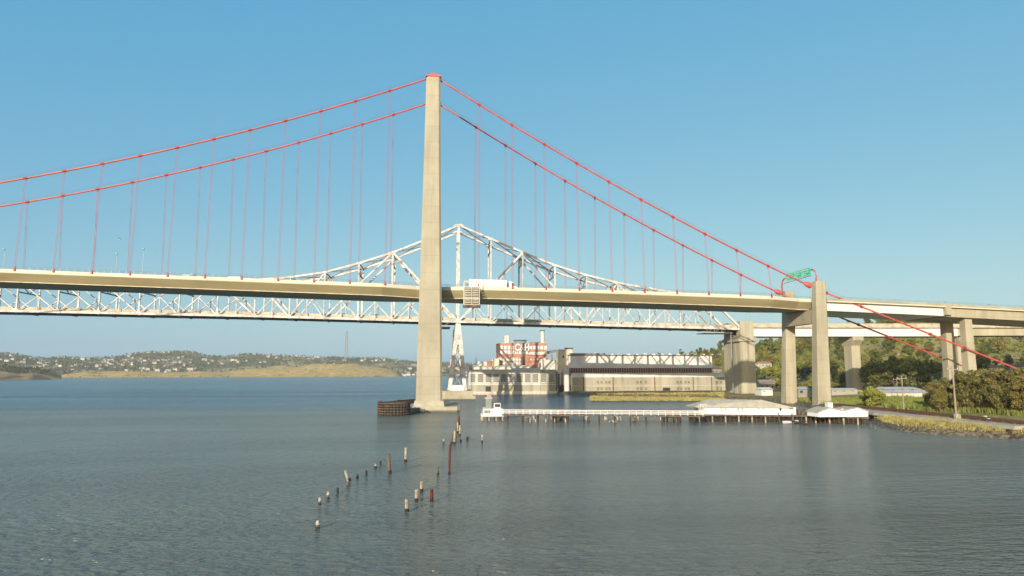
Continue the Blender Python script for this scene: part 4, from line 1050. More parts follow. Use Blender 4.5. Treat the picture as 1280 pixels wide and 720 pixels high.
for px in (905,924,946.5):
    for k in range(2):
        x = at(px+k*4.6,515,y0).x; yy = y0+sy(x)
        w_ = MB().box(x-.42,x+.42,yy-.1,yy+.02,2.55,4.0).build('window', 'white_paint', LB)
        MB().box(x-.3,x+.3,yy-.13,yy-.102,2.7,3.85).build('pane', 'metal_roof', w_)
x = at(970,514,y0).x; yy = y0+sy(x); MB().box(x-.25,x+.25,yy-.1,yy+.02,3.0,4.1).build('window', 'glass_dark', LB)
x = at(983,515,y0).x; yy = y0+sy(x); MB().box(x-.9,x+1.3,yy+.6,yy+5,2.0,4.0).build('side_shed', 'white_paint', LB)
# twin gabled boathouse
TB = empty('boathouse', (0,0,0), 'white twin-gabled boathouse at the shore end of the dock', 'boathouse')
y1_ = gz(1055,531).y+1.0
ax = lambda px: at(px, 515, y1_).x; az = lambda px, py: at(px, py, y1_).z
TB.location = (ax(1054),y1_,1.95)
ev = az(1040,515.0); pk = az(1040,510.0); vl = az(1053.5,513.8)
MB().prismY([(ax(1023),1.95),(ax(1085),1.95),(ax(1085),ev),(ax(1072),pk),(ax(1053.5),vl),(ax(1037),pk),(ax(1023),ev)], y1_, y1_+5.5).build('wall', 'white_wall', TB)
rf = MB()
for (pa, pb_, za, zb__) in ((1022,1037,ev-.1,pk),(1037,1053.5,pk,vl),(1053.5,1072,vl,pk),(1072,1086,pk,ev-.1)):
    x0_, x1_ = ax(pa), ax(pb_); rf.prismY([(x0_,za+.03),(x1_,zb__+.03),(x1_,zb__+.2),(x0_,za+.2)], y1_-.35, y1_+5.9)
rf.build('roof', 'shed_roof', TB)
x = ax(1044); MB().box(x-.7,x+.7,y1_+2,y1_+3.4,vl,vl+2.1).build('roof_vent', 'white_paint', TB)
x = ax(1053); MB().box(x-.3,x+.3,y1_-.08,y1_+.02,3.6,4.1).build('window', 'metal_roof', TB)
# clutter between the boathouses, small boat and gangway
x0_ = at(992,520,y0).x; cl = MB(); rr = random.Random(5)
for k in range(30):
    xx = x0_+rr.uniform(0,6.2); yy = b.y+rr.uniform(1.5,7); cl.box(xx,xx+rr.uniform(.4,1.6),yy,yy+rr.uniform(.4,1.2),1.99,2.0+rr.uniform(.3,1.5))
tag(cl.build('stacked_lumber', 'timber_light'), 'brown stacked lumber on the dock between the two white boathouses', 'lumber')
bt = empty('rowing_boat', (0,0,0), 'small white boat on the water below the dock', 'boat')
L_ = 2.2; hull = MB(); secs_ = []
for t in np.linspace(-1,1,9):
    w_ = .75*(1-max(0,t)**2.2*.95)*(1-.25*max(0,-t)**3); zk = .05+.25*max(0,t)**2
    secs_.append([(t*L_,-w_,.72+.15*max(0,t)),(t*L_,-w_*.7,.15+zk*.4),(t*L_,0,-.1+zk),(t*L_,w_*.7,.15+zk*.4),(t*L_,w_,.72+.15*max(0,t)),(t*L_,w_*.88,.70),(t*L_,0,.25+zk*.5),(t*L_,-w_*.88,.70)])
hull.sweep(secs_).build('hull', 'white_paint', bt); MB().box(-.2,.2,-.62,.62,.5,.58).build('seat', 'timber_light', bt)
q = gz(989,529.5); bt.location = (q.x,q.y,-.02); bt.rotation_euler = (0,0,.1)
gwy = MB(); p1 = gz(972,527); p2 = gz(1012,532.5)
gwy.beam((p1.x,p1.y,1.2),(p2.x,p2.y,.25),1.0,.14); gwy.beam((p1.x,p1.y-.5,1.9),(p2.x,p2.y-.5,.95),.07); 
tag(gwy.build('gangway', 'timber_dark'), 'dark sloping gangway floating beside the small white boat', 'gangway')
for px, t_, l in ((974,515.5,'left'),(990.5,517,'right')):
    q = gz(px,530.5); e = MB().tube([(q.x,q.y,-3),(q.x,q.y,at(px,t_,q.y).z)], .14, 7).build('mooring_pole', 'timber_dark'); tag(e, 'thin dark mooring pole just %s of the small white boat' % l, 'pole')

# ------------------------------------------------------------------ old piles standing in the water
def pile(px, py, h, w_, m, label, lean=(0,0), guano=False, band=True, grp='old piles in the water'):
    q = gz(px, py); dist = math.hypot(q.x-CX, q.y+CD); s = dist/FPX
    H_ = h*s; r = max(.08, w_*s*.42); e = empty('wooden_pile' if m != 'pile_red' else 'steel_pile', (q.x,q.y,0), label, 'pile', grp)
    top = Vector((lean[0]*s, lean[1]*s, H_)); rr = random.Random(int(px*10))
    n = 8; ring = []
    for i in range(n+1):
        t = i/n; c_ = Vector((0,0,-1.5)).lerp(top, 1) if False else Vector((top.x*t, top.y*t, -1.5+(H_+1.5)*t))
        ring.append([(q.x+c_.x+r*(1-.06*t)*(1+rr.uniform(-.08,.08))*math.cos(2*PI*j/10), q.y+c_.y+r*(1-.06*t)*(1+rr.uniform(-.08,.08))*math.sin(2*PI*j/10), c_.z+(rr.uniform(-.9,.9)*r if i == n else 0)) for j in range(10)])
    MB().sweep(ring).build('shaft', m, e)
    if band: MB().tube([(q.x+top.x*.5*1.5/(H_+1.5),q.y,-.5),(q.x+top.x*.75*1.9/(H_+1.5),q.y,min(.42,H_*.3))], r*1.14, 10).build('waterline_growth', 'seaweed', e)
    if guano: MB().tube([(q.x+top.x,q.y+top.y,H_-min(.25,H_*.4)),(q.x+top.x,q.y+top.y,H_+.1)], r*1.1, 10, rs=[r*1.1,r*.85]).build('bird_dropping_cap', 'guano', e)
P_ = [
 (397,661,8,5.2,'pile_brown','short pile with a white top, nearest to the viewer',(0,0),1),
 (399.5,631,7,3.6,'pile_brown','stubby white-topped pile, second nearest in the slanting row',(0,0),1),
 (410,624,7.5,3.8,'pile_brown','stubby pile with bright white cap, third in the slanting row',(0,0),1),
 (422,617,6,3.2,'pile_black','dark low stub in the slanting row left of the leaning log',(0,0),0),
 (435,608,5,3.6,'pile_brown','small tan stub just below the leaning log',(0,0),0),
 (441,601,11,4.2,'pile_cream','pale log leaning left in the slanting row',(-9,0),0),
 (447,597.5,5,3.2,'pile_brown','small brown stub just right of the leaning log',(0,0),0),
 (458,595,5.5,3,'pile_black','dark stub midway between leaning log and white-capped stub',(0,0),0),
 (469.5,585,4.5,3.4,'pile_black','low dark stub with a white cap left of the tall brown pile',(0,0),1),
 (475.5,581,4,2.8,'pile_black','smallest dark stub next to the tall brown pile',(0,0),0),
 (488.3,592,23,4.6,'pile_brown','tall brown pile with a split top leaning slightly left',(-3,0),0),
 (507,577.5,17,4,'pile_cream','straight tan pile right of the tall brown one',(0,0),0),
 (548,594,11,2.6,'pile_brown','thin grey stub left of the tall red steel pile',(-1,0),0),
 (561.5,593.5,36,3.2,'pile_red','tall dark red steel pile, tallest of all in the water',(.5,0),0),
 (508.7,640,14,5.6,'pile_cream','thick cream pile with a dark base, front of the group of four',(-.5,0),0),
 (520.5,627,13.5,4.8,'pile_cream','whitest pile of the group of four, behind the thick cream one',(0,0),0),
 (527.5,614.5,11,4.2,'pile_cream','cream pile farthest back in the group of four',(-.8,0),0),
 (539.5,627.5,14,4.8,'pile_red','short dark red pile at the right of the group of four',(0,0),0),
 (564.5,555,11.5,2.8,'pile_brown','brown pile at the near left of the far cluster',(0,0),0),
 (567.7,555,15,3,'pile_cream','pale pile at the near right of the far cluster',(.6,0),0),
 (569.7,547,13,2.6,'pile_brown','brown pile in the middle of the far cluster',(0,0),0),
 (572,541,12,2.4,'pile_cream','cream pile behind the middle of the far cluster',(0,0),0),
 (574.8,544.5,12,2.6,'pile_cream','white-footed pile on the right of the far cluster',(0,0),0),
 (571.8,534,12,2.4,'pile_brown','dark brown pile at the back left of the far cluster',(0,0),0),
 (574,531,10,2.4,'pile_red','reddish pile at the very back of the far cluster',(0,0),0),
 (554.5,555,5.5,2.2,'pile_brown','tiny pale stub left of the far cluster',(0,0),1),
 (576,552.5,2.5,2.4,'pile_black','tiny black stub just right of the far cluster',(0,0),0),
 (584.3,550,3,4,'pile_black','low wide black stump right of the far cluster',(0,0),0),
 (602.7,553,8.5,2.6,'pile_cream','lone whitish pile standing apart to the right of the far cluster',(0,0),1)]
for a_ in P_: pile(a_[0],a_[1],a_[2],a_[3],a_[4],a_[5],a_[6],bool(a_[7]),a_[2]>4)
rr = random.Random(3)
for (c0, c1, n_) in ((657,672,6),(680,695,4),(729,738,4),(755,777,8),(790,800,5),(825,835,4),(700,712,4)):
    for k in range(n_):
        px = c0+(c1-c0)*(k+.5)/n_+rr.uniform(-.8,.8); q = gz(px, 526+rr.uniform(-1.5,2)); h_ = rr.uniform(.7,1.9)
        o = MB().tube([(q.x,q.y,-1),(q.x+rr.uniform(-.4,.1),q.y,h_)], .2, 8).build('pile_stub', rr.choice(['guano','pile_cream','guano'])); tag(o, 'short white-crusted pile stub in the water beneath the dock walkway', 'pile', 'pile stubs under the dock walkway')
# gull
def gull(px, py, Y, label):
    p = at(px, py, Y); e = MB(); s = .55
    e.tube([(p.x-.35,p.y,p.z),(p.x,p.y,p.z+.04),(p.x+.4,p.y,p.z)], .1, 6, rs=[.03,.12,.05])
    e.add([(p.x-.1,p.y,p.z+.05),(p.x+.2,p.y,p.z+.05),(p.x+.1,p.y-s,p.z+.3),(p.x-.05,p.y-s*1.7,p.z+.15),(p.x+.1,p.y+s,p.z+.3),(p.x-.05,p.y+s*1.7,p.z+.15)], [(0,1,2),(0,2,3),(0,4,1),(0,5,4)])
    tag(e.build('gull', 'bird_white'), label, 'bird')
gull(150, 299, -60, 'lone gull flying above the suspension bridge deck left of the tower')

# ------------------------------------------------------------------ shore: bank rocks, rail track, path, poles
rk = []; rf_ = []
RB = np.array([[0,0,1],[1,0,0],[0,1,0],[-1,0,0],[0,-1,0],[0,0,-1]], float); RF = np.array([[0,1,2],[0,2,3],[0,3,4],[0,4,1],[5,2,1],[5,3,2],[5,4,3],[5,1,4]])
bpts = [(p[0],p[1]) for p in LAND[1:14]]
cnt = 0
for i in range(len(bpts)-1):
    (x0_,y0_),(x1_,y1b) = bpts[i], bpts[i+1]; L_ = math.hypot(x1_-x0_, y1b-y0_)
    for k in range(int(L_*2.6)):
        t = random.random(); off = random.uniform(-1.0,1.6); nx_, ny_ = (y1b-y0_)/L_, -(x1_-x0_)/L_
        x = x0_+(x1_-x0_)*t+nx_*off; y = y0_+(y1b-y0_)*t+ny_*off
        s = random.uniform(.18,.55); Q = RB*np.array([s*random.uniform(.7,1.5),s*random.uniform(.7,1.5),s*random.uniform(.4,.8)])*(1+np.array([[random.uniform(-.25,.25)] for _ in range(6)]))
        th = random.uniform(0,PI); c_, s_ = math.cos(th), math.sin(th); Q = Q@np.array([[c_,s_,0],[-s_,c_,0],[0,0,1]])
        z = max(hz(x,y), -.3)+s*.15
        rk.append(Q+np.array([x,y,z])); rf_.append(RF+cnt*6); cnt += 1
o = mesh_np('riprap_rocks', np.concatenate(rk), np.concatenate(rf_), 'rock'); tag(o, 'loose pale rocks along the waterline of the grassy bank', 'rocks', kind='stuff')
# railway
tr = [(1092,509.3),(1120,512),(1160,516),(1200,519.5),(1240,523.5),(1285,527.5)]
TZ = 2.75
def path3(pts, z): return [gz(px, py, z) for px, py in pts]
tp = path3(tr, TZ+.35)
d = (tp[-1]-tp[-2]).normalized(); tp.append(tp[-1]+d*60); tp.insert(0, Vector((tp[0].x+2,tp[0].y+25,tp[0].z)))
def dense(p, st=3.0):
    out = []
    for i in range(len(p)-1):
        n_ = max(1, int((p[i+1]-p[i]).length/st)); out += [p[i].lerp(p[i+1], k/n_) for k in range(n_)]
    return out+[p[-1]]
tp = dense(tp)
def ribbon(pts, w_, dz, nm, m, kind=None, thick=None, zfix=None):
    sec = []
    for i, p in enumerate(pts):
        d = (pts[min(i+1,len(pts)-1)]-pts[max(i-1,0)]); d.z = 0; d.normalize(); n_ = Vector((-d.y,d.x,0))
        z = zfix if zfix is not None else hz(p.x,p.y)+dz
        a_, b_ = p-n_*w_/2, p+n_*w_/2; t_ = thick or .3
        sec.append([(a_.x,a_.y,z),(b_.x,b_.y,z),(b_.x-n_.x*-.5,b_.y-n_.y*-.5,z-t_),(a_.x-n_.x*.5,a_.y-n_.y*.5,z-t_)])
    o = MB().sweep(sec).build(nm, m)
    if kind: o['kind'] = kind
    return o
ribbon(tp, 4.2, 0, 'railway_bed', 'ballast', 'structure', .8, TZ+.1)
RT = empty('railway_track', (tp[0].x,tp[0].y,TZ), 'rusty double rails on dark ballast running along the shore', 'railway')
for off in (-1.9,-.45,.45,1.9):
    rs_ = MB(); pp = []
    for i, p in enumerate(tp):
        d = (tp[min(i+1,len(tp)-1)]-tp[max(i-1,0)]); d.z = 0; d.normalize(); n_ = Vector((-d.y,d.x,0)); pp.append((p.x+n_.x*off,p.y+n_.y*off,TZ+.33))
    for i in range(len(pp)-1): rs_.beam(pp[i], pp[i+1], .10, .18)
    rs_.build('rail', 'rail_rust', RT)
sp_ = MB()
for i in range(len(tp)-1):
    d = tp[i+1]-tp[i]; d.z = 0; L_ = d.length; d.normalize(); n_ = Vector((-d.y,d.x,0))
    for k in range(int(L_/.8)):
        q = tp[i]+d*(k*.8); sp_.beam((q.x-n_.x*2.4,q.y-n_.y*2.4,TZ+.17),(q.x+n_.x*2.4,q.y+n_.y*2.4,TZ+.17), .25, .13)
sp_.build('sleeper', 'timber_dark', RT)
pp = dense(path3([(1088,512),(1110,516),(1150,519.5),(1190,523.5),(1235,527.5),(1290,533)], 2.5))
ribbon(pp, 7.0, .0, 'path', 'gravel_path', 'structure', .7, 2.55)
# grass: tall green strip behind the track and rough dry tufts on the bank (uncountable)
def tufts(name, pts, hgt, m, label, spread=.25, blades=7, wid=.06):
    V = []; F = []; c = 0
    for (x, y, z) in pts:
        for b_ in range(blades):
            a_ = random.uniform(0,2*PI); r_ = random.uniform(0,spread); h_ = hgt*random.uniform(.5,1.15)
            bx_, by_ = x+r_*math.cos(a_), y+r_*math.sin(a_); lx, ly = random.uniform(-.3,.3)*h_, random.uniform(-.3,.3)*h_; t = random.uniform(0,PI); wx, wy = wid*math.cos(t), wid*math.sin(t)
            V += [(bx_-wx,by_-wy,z-.05),(bx_+wx,by_+wy,z-.05),(bx_+lx*.5+wx*.7,by_+ly*.5+wy*.7,z+h_*.6),(bx_+lx*.5-wx*.7,by_+ly*.5-wy*.7,z+h_*.6),(bx_+lx,by_+ly,z+h_)]
            F += [(c,c+1,c+2),(c,c+2,c+3),(c+3,c+2,c+4)]; c += 5
    o = mesh_np(name, np.array(V), np.array(F), m); tag(o, label, 'grass', kind='stuff'); return o
def scatter(pxr, pyr, zg, n_):
    out = []
    for _ in range(n_):
        q = gz(random.uniform(*pxr), random.uniform(*pyr), zg); out.append((q.x,q.y,hz(q.x,q.y)))
    return out
g1 = []
for _ in range(5200):
    px = random.uniform(1088,1300); t = (px-1088)/200; base = np.interp(px, [1088,1150,1180,1300], [505,511,512,520])
    q = gz(px, random.uniform(base-12, base), 3.0); g1.append((q.x,q.y,hz(q.x,q.y)))
tufts('grass', g1, 1.6, 'grass_green', 'tall bright green grass behind the railway track', .5, 6, .12)
g2 = []
for _ in range(5200):
    px = random.uniform(1088,1300); lo = np.interp(px, [1088,1163,1290], [531,538,546]); q = gz(px, random.uniform(lo-16, lo), 2.0)
    z = hz(q.x,q.y)
    if z > 1.0: g2.append((q.x,q.y,z))
tufts('grass', g2, .55, 'grass_dry', 'dry straw coloured grass on the bank above the rocks', .5, 6, .08)
g3 = []
for _ in range(3000):
    q = gz(random.uniform(738,905), random.uniform(490.5,496.5), 2.2); g3.append((q.x,q.y,max(.6,hz(q.x,q.y))))
tufts('grass', g3, .5, 'grass_dry', 'yellow green grass strip on the shore below the long warehouse', .9, 5, .22)
g4 = []
for _ in range(3500):
    q = gz(random.uniform(946,1100), random.uniform(496,511), 3); z = hz(q.x,q.y)
    if z > 1.5: g4.append((q.x,q.y,z))
tufts('grass', g4, .9, 'grass_green', 'green and yellow grass on the slope behind the boathouses', .8, 5, .14)
# power poles
def upole(px, pyb, pyt, label, arm=True, r=.17, zg=2.6):
    q = gz(px, pyb, zg); z = hz(q.x,q.y); zt_ = at(px, pyt, q.y).z
    e = empty('utility_pole', (q.x,q.y,z), label, 'pole', 'utility poles by the railway')
    MB().tube([(q.x,q.y,z-1),(q.x,q.y,zt_)], r, 8, rs=[r*1.2,r*.8]).build('pole', 'wood_pole', e)
    if arm: MB().beam((q.x-1.3,q.y+.3,zt_-.7),(q.x+1.3,q.y-.3,zt_-.7),.16).build('crossarm', 'wood_pole', e)
    for s in (-1.1,1.1): MB().tube([(q.x+s,q.y-s*.25,zt_-.62),(q.x+s,q.y-s*.25,zt_-.3)], .07, 6).build('insulator', 'white_paint', e)
    return Vector((q.x,q.y,zt_-.3))
t1 = upole(1130,513,470,'weathered utility pole beside the long low sheds, in front of the thinner one')
t2 = upole(1122.5,500,472,'thin utility pole just behind the weathered one by the sheds', True, .12)
t3 = upole(1195.5,522,458,'tallest utility pole, in front of the dark trees with a cream box at its foot', True, .2)
q = gz(1196.5,524,2.5); bx_ = MB().box(q.x-.5,q.x+.7,q.y-.4,q.y+.4,hz(q.x,q.y)-.1,hz(q.x,q.y)+1.5); bx_.beam((q.x,q.y,2.4),(q.x+.4,q.y,4.4),.1)
tag(bx_.build('utility_box', 'pile_cream'), 'cream utility box at the foot of the tallest pole', 'utility box')
def wire(a_, b_, sag, label):
    pts_ = [a_.lerp(b_, t)-Vector((0,0,sag*4*t*(1-t))) for t in np.linspace(0,1,12)]
    tag(MB().tube(pts_, .03, 4, False).build('power_line', 'mill_roof'), label, 'wire')
wire(t1, t3, 1.0, 'power line strung from the weathered pole to the tallest pole'); wire(t1, t2, .3, 'short power line between the two poles by the sheds')
for px, py in ((1110,514),(1121,515),(1232,526),(1265,543),(1236,529)):
    q = gz(px,py,2.2); z = hz(q.x,q.y); o = MB().frus((q.x-.35,q.x+.35,q.y-.3,q.y+.3,z-.2),(q.x-.25,q.x+.25,q.y-.2,q.y+.2,z+1.1)).build('marker_post', 'guano')
    tag(o, 'small white marker post in the grass of the bank', 'post', 'white marker posts along the bank')

# ------------------------------------------------------------------ trees
def leaves(n, rad, hgt, lobes, leaf, seed, base=.25, flat=1.0):
    rg = np.random.default_rng(seed)
    # lobe centres inside an egg shaped envelope
    cs = []
    while len(cs) < lobes:
        p = rg.uniform(-1,1,3)
        if (p**2).sum() < 1 : cs.append(p)
    cs = np.array(cs); cs[:,0:2] *= rad*.72; cs[:,2] = cs[:,2]*hgt*(1-base)*.40+hgt*(base+(1-base)*.52)
    lr = rg.uniform(.24,.44,lobes)*rad
    which = rg.integers(0, lobes, n); dirs = rg.normal(size=(n,3)); dirs /= np.linalg.norm(dirs,axis=1)[:,None]
    rr_ = lr[which]*(rg.random(n)**.33)*1.0
    c = cs[which]+dirs*rr_[:,None]*np.array([1,1,.8*flat])
    c[:,2] = np.maximum(c[:,2], hgt*base*.35)
    nrm_ = dirs+rg.normal(size=(n,3))*.7; nrm_ /= np.linalg.norm(nrm_,axis=1)[:,None]
    t = np.cross(nrm_, rg.normal(size=(n,3))); t /= np.linalg.norm(t,axis=1)[:,None]; bta = np.cross(nrm_, t)
    s = leaf*rg.uniform(.5,1.2,n)[:,None]
    V = np.concatenate([c-t*s, c-bta*s*.6, c+t*s, c+bta*s*.6], 1).reshape(-1,3)
    F = np.arange(4*n).reshape(-1,4)
    return V, F, cs
def make_tree(kind, m, rad, hgt, n, lobes, leaf, seed, base=.22, trunk=.3, label='', group='', cat='tree'):
    e = empty(kind, (0,0,0), label, cat, group)
    V, F, cs = leaves(n, rad, hgt, lobes, leaf, seed, base)
    mesh_np('crown', V, F, m, e)
    t = MB(); t.tube([(0,0,-1.2),(0,0,hgt*base),(trunk*.3,0,hgt*.62)], trunk, 7, rs=[trunk*1.25,trunk,trunk*.4])
    for c in cs[:7]: t.tube([(0,0,hgt*base*.8),((c[0])*.5,c[1]*.5,(c[2]+hgt*base)/2*.95),tuple(c)], trunk*.3, 5, rs=[trunk*.45,trunk*.3,trunk*.12])
    t.build('trunk', 'bark', e)
    index_kids(e); return e
near_p = [make_tree('broadleaf_tree', 'leaf_hedge', 3.6, 11, 9000, 34, .26, 11, .06), make_tree('broadleaf_tree', 'leaf_olive', 3.3, 10.5, 8500, 30, .26, 12, .06), make_tree('broadleaf_tree', 'leaf_hedge', 3.4, 10, 8000, 28, .26, 13, .06)]
row = [(1166,508,.80,1,'olive tree at the left end of the shoreline row'),(1175,511,.82,0,'dark tree second from the left in the shoreline row'),(1188,511,.93,0,'dark tree directly behind the tallest utility pole'),
       (1201,512,.88,1,'olive tree just right of the tallest utility pole'),(1213,513,1.1,0,'tall dark tree in the middle of the shoreline row'),(1225,513,1.08,1,'olive brown tree right of the middle of the shoreline row'),
       (1237,514,1.05,0,'dark rounded tree below the right red cable'),(1249,515,1.12,2,'tall green tree below the end of the right red cable'),(1260,515,1.0,1,'olive brown tree near the right edge with a ragged top'),
       (1271,516,1.12,0,'dark tree at the right edge of the shoreline row'),(1283,517,1.0,1,'olive tree cut off by the right edge of the view'),(1206,504,1.0,0,'dark tree in the second rank behind the green tree'),(1230,505,1.12,2,'green tree in the second rank behind the olive brown one'),(1255,506,1.15,1,'olive tree in the second rank near the right edge'),(1280,507,1.15,0,'dark tree in the second rank at the right edge')]
used = set()
def place(protos, i, x, y, s, rz, label, group, sink=.3, sz=None):
    p = protos[i]
    o = p if (id(p) not in used) else copy_tree(p)
    used.add(id(p))
    o.location = (x,y,hz(x,y)-sink); o.rotation_euler = (0,0,rz); o.scale = (s,s,sz or s); tag(o, label, 'tree', group); return o
NEAR = []
for px, py, s, k, lab in row:
    q = gz(px, py, 3.2); place(near_p, k, q.x, q.y, s*1.05, random.uniform(0,6), lab, 'trees in a row behind the railway', .4); NEAR.append((q.x,q.y))
bush_p = [make_tree('shrub', 'leaf_light', 2.6, 5, 6500, 24, .22, 21, .08, .15)]
for px, py, s, lab in ((1083,505,.75,'light green bushy tree at the left end of the long sheds'),(1091,506,1.05,'bright green spreading tree beside the long sheds'),(1101,504,.7,'small green bush right of the bright spreading tree')):
    q = gz(px, py, 3.2); place(bush_p, 0, q.x, q.y, s*1.4, random.uniform(0,6), lab, 'bushes beside the sheds')
q = gz(975,503,3.1); place(bush_p, 0, q.x, q.y, 1.0, 1, 'green bush at the left foot of the end pier', 'bushes beside the sheds')
hill_p = [make_tree('woodland_tree', m, r_, h_, n_, lb, .50, sd_, .12, .28) for m, r_, h_, n_, lb, sd_ in
          (('leaf_dark',5.0,12,1900,20,31),('leaf_mid',5.4,11,1900,20,32),('leaf_dark',3.8,14,1700,18,33),('leaf_light',4.6,8.5,1600,16,34),('leaf_olive',5.0,10,1700,18,35),('leaf_mid',4.2,13,1700,18,36))]
desc = ['dark round tree','green spreading tree','tall dark narrow tree','low light green tree','olive brown tree','tall green tree']
placed = []; tries = 0
while len(placed) < 285 and tries < 60000:
    tries += 1
    px = random.uniform(762, 1290) if random.random() < .62 else random.uniform(940, 1180); dist = random.uniform(310, 760 if px > 945 else 1050)
    x, y = far_pt(px, dist); 
    if y < 30: continue
    if px < 945 and y < 235: continue
    if px < 1000 and y < 150: continue
    h_ = float(hill(x, y))
    if px >= 945 and h_ < .3: continue
    if px < 945 and h_ < 2.0: continue
    # bare grassy slopes high up on the right
    if fbm(x, y, 120, 2) > .60 and dist > 520 and px > 1060: continue
    if px > 1060 and dist > 610 and random.random() < .55: continue
    if YA-8 < y < YB+8 and x > 165: continue
    mind = 5.6 if dist < 520 else 8
    if any((x-a_)**2+(y-b_)**2 < mind**2 for a_, b_ in placed): continue
    placed.append((x,y)); k = random.choice((0,0,1,2,3,3,4,5)); s = random.uniform(.65,1.15)
    if px < 900: s *= .8
    side = 'below the old bridge girder' if px > 950 else 'above the long warehouse roof'
    place(hill_p, k, x, y, s, random.uniform(0,6.28), desc[k]+' on the wooded hillside '+side, 'woodland trees on the near hill: %s %s' % (desc[k], side), .5)
# low scrub that nobody could count
sc_v = []; sc_f = []; c = 0
for _ in range(4600):
    px = random.uniform(770,1300); dist = random.uniform(330,800 if px > 1000 else 1050); x, y = far_pt(px, dist)
    if float(hill(x,y)) < .5 or y < 40: continue
    if px > 1060 and fbm(x, y, 120, 2) > .60 and random.random() < .85: continue
    z = hz(x,y); V, F, _ = leaves(44, random.uniform(1.6,3.8), random.uniform(1.6,4.4), 4, .55, random.randint(0,99999), .0)
    sc_v.append(V+np.array([x,y,z-.2])); sc_f.append(F+c); c += len(V)
o = mesh_np('scrub', np.concatenate(sc_v), np.concatenate(sc_f), 'leaf_mid'); tag(o, 'low green scrub covering the near hillside between the trees', 'scrub', kind='stuff')

# ------------------------------------------------------------------ houses
def make_house(nm, wallm, roofm, L_, Wd, H_, rh, windows=True):
    e = empty(nm, (0,0,0)); 
    w_ = MB().box(-L_/2,L_/2,-Wd/2,Wd/2,-2.5,H_).build('wall', wallm, e)
    MB().prismX([(-Wd/2-.5,H_),(0,H_+rh),(Wd/2+.5,H_)], -L_/2-.5, L_/2+.5).build('roof', roofm, e)
    if windows:
        for k in range(3):
            x = -L_/2+L_*(k+.5)/3; MB().box(x-.6,x+.6,-Wd/2-.06,-Wd/2+.02,1.0,2.4).build('window', 'glass_dark', e)
    index_kids(e); return e
hp = [make_house('house','house_wall','house_roof',12,9,4.5,2.4), make_house('house','house_wall','house_tile',14,9,3.6,2.2), make_house('house','mill_white','metal_roof',16,10,5.5,1.6)]
hused = set()
def put_house(i, x, y, z, rz, s, label, grp):
    p = hp[i]; o = p if i not in hused else copy_tree(p); hused.add(i)
    o.location = (x,y,z); o.rotation_euler = (0,0,rz); o.scale = (s,s,s); tag(o, label, 'house', grp)
hs = [(848,500,0,'pale house just left of the highest tree clump above the warehouse'),(855,470,1,'orange roofed house on the hill above the warehouse roof end'),(868,560,0,'small grey roofed house high above the warehouse'),
      (885,480,2,'white flat roofed house near the top of the hill left of the old pier'),(893,540,0,'grey roofed house on the ridge left of the old pier'),(822,520,0,'lowest pale house among trees left of the old pier'),
      (955,560,1,'brick coloured house just under the white girder right of the old pier'),(1003,520,0,'pale house in the woods between the legs of the end pier'),(957,430,0,'small cream house low in the woods right of the old pier'),
      (1252,520,0,'pale hillside house right of the viaduct columns under the girder'),(1243,560,1,'tan roofed hillside house under the old viaduct'),(1262,470,2,'long white building on the slope at the right edge'),
      (1272,560,0,'grey roofed hillside house at the right edge of the view'),(1130,620,1,'small roof high on the bare slope above the old bridge'),(1108,650,0,'pale house on top of the ridge between the bridges')]
for px, dist, k, lab in hs:
    x, y = far_pt(px, dist); put_house(k, x, y, hz(x,y)+1.5, random.uniform(-.5,.5), .72, lab, 'houses on the near hill')
# long low sheds behind the grass
def long_shed(pa, pb_, pyt, pyb, zg, lab, roof='metal_roof', wall='house_wall', dep=9, rh=1.0):
    a_ = gz(pa,pyb,zg); x1_ = at(pb_,pyb,a_.y).x; zt_ = at((pa+pb_)/2,pyt,a_.y).z
    e = empty('long_shed', ((a_.x+x1_)/2,a_.y,zg), lab, 'shed')
    MB().box(a_.x,x1_,a_.y,a_.y+dep,zg-1,zt_).build('wall', wall, e)
    MB().prismX([(a_.y-.5,zt_),(a_.y+dep/2,zt_+rh),(a_.y+dep+.5,zt_)], a_.x-.4, x1_+.4).build('roof', roof, e)
    k = a_.x+1.5
    while k < x1_-1: MB().box(k-.6,k+.6,a_.y-.08,a_.y+.02,zg+1,zt_-.6).build('window', 'glass_dark', e); k += 4.5
long_shed(1100,1163,491,496,3.4,'long low pale shed with a grey metal roof behind the tall grass')
long_shed(1112,1152,486.8,490,5.0,'second long metal roofed shed behind the first one', 'metal_roof', 'mill_white', 12)
long_shed(998,1013,486.5,494,3.4,'small low grey shed seen between the legs of the end pier', 'metal_roof', 'house_wall')
long_shed(1040,1072,487,492,3.4,'pale flat shed right of the end pier by the old bridge column', 'mill_white', 'house_wall', 8, .6)
long_shed(952,966,487,492,3.4,'small white shed low in the gap right of the old shore pier', 'mill_white', 'mill_white', 7)
long_shed(1234,1300,441,452,11.0,'grey and white apartment block behind the trees at the right edge', 'metal_roof', 'mill_white', 14)

long_shed(1203,1229,456,462,7.0,'low tan roofed building showing just above the shoreline trees', 'shed_roof', 'mill_cream', 12, 2.4)
for k_, (px, dist, kd, s_, lab) in enumerate(((1098,392,0,1.5,'large dark tree behind the long low sheds, leftmost of the big ones'),(1118,404,2,1.45,'large dark pointed tree behind the long low sheds'),(1138,398,0,1.6,'broadest dark tree behind the long low sheds'),
        (1158,410,0,1.5,'large dark tree just left of the viaduct columns'),(1228,420,2,1.5,'large dark tree just right of the viaduct columns'),(1082,420,2,1.2,'dark tree right of the old bridge column'))):
    x, y = far_pt(px, dist); place(hill_p, kd, x, y, s_, k_*1.3, lab, 'large dark trees under the viaduct', .5)
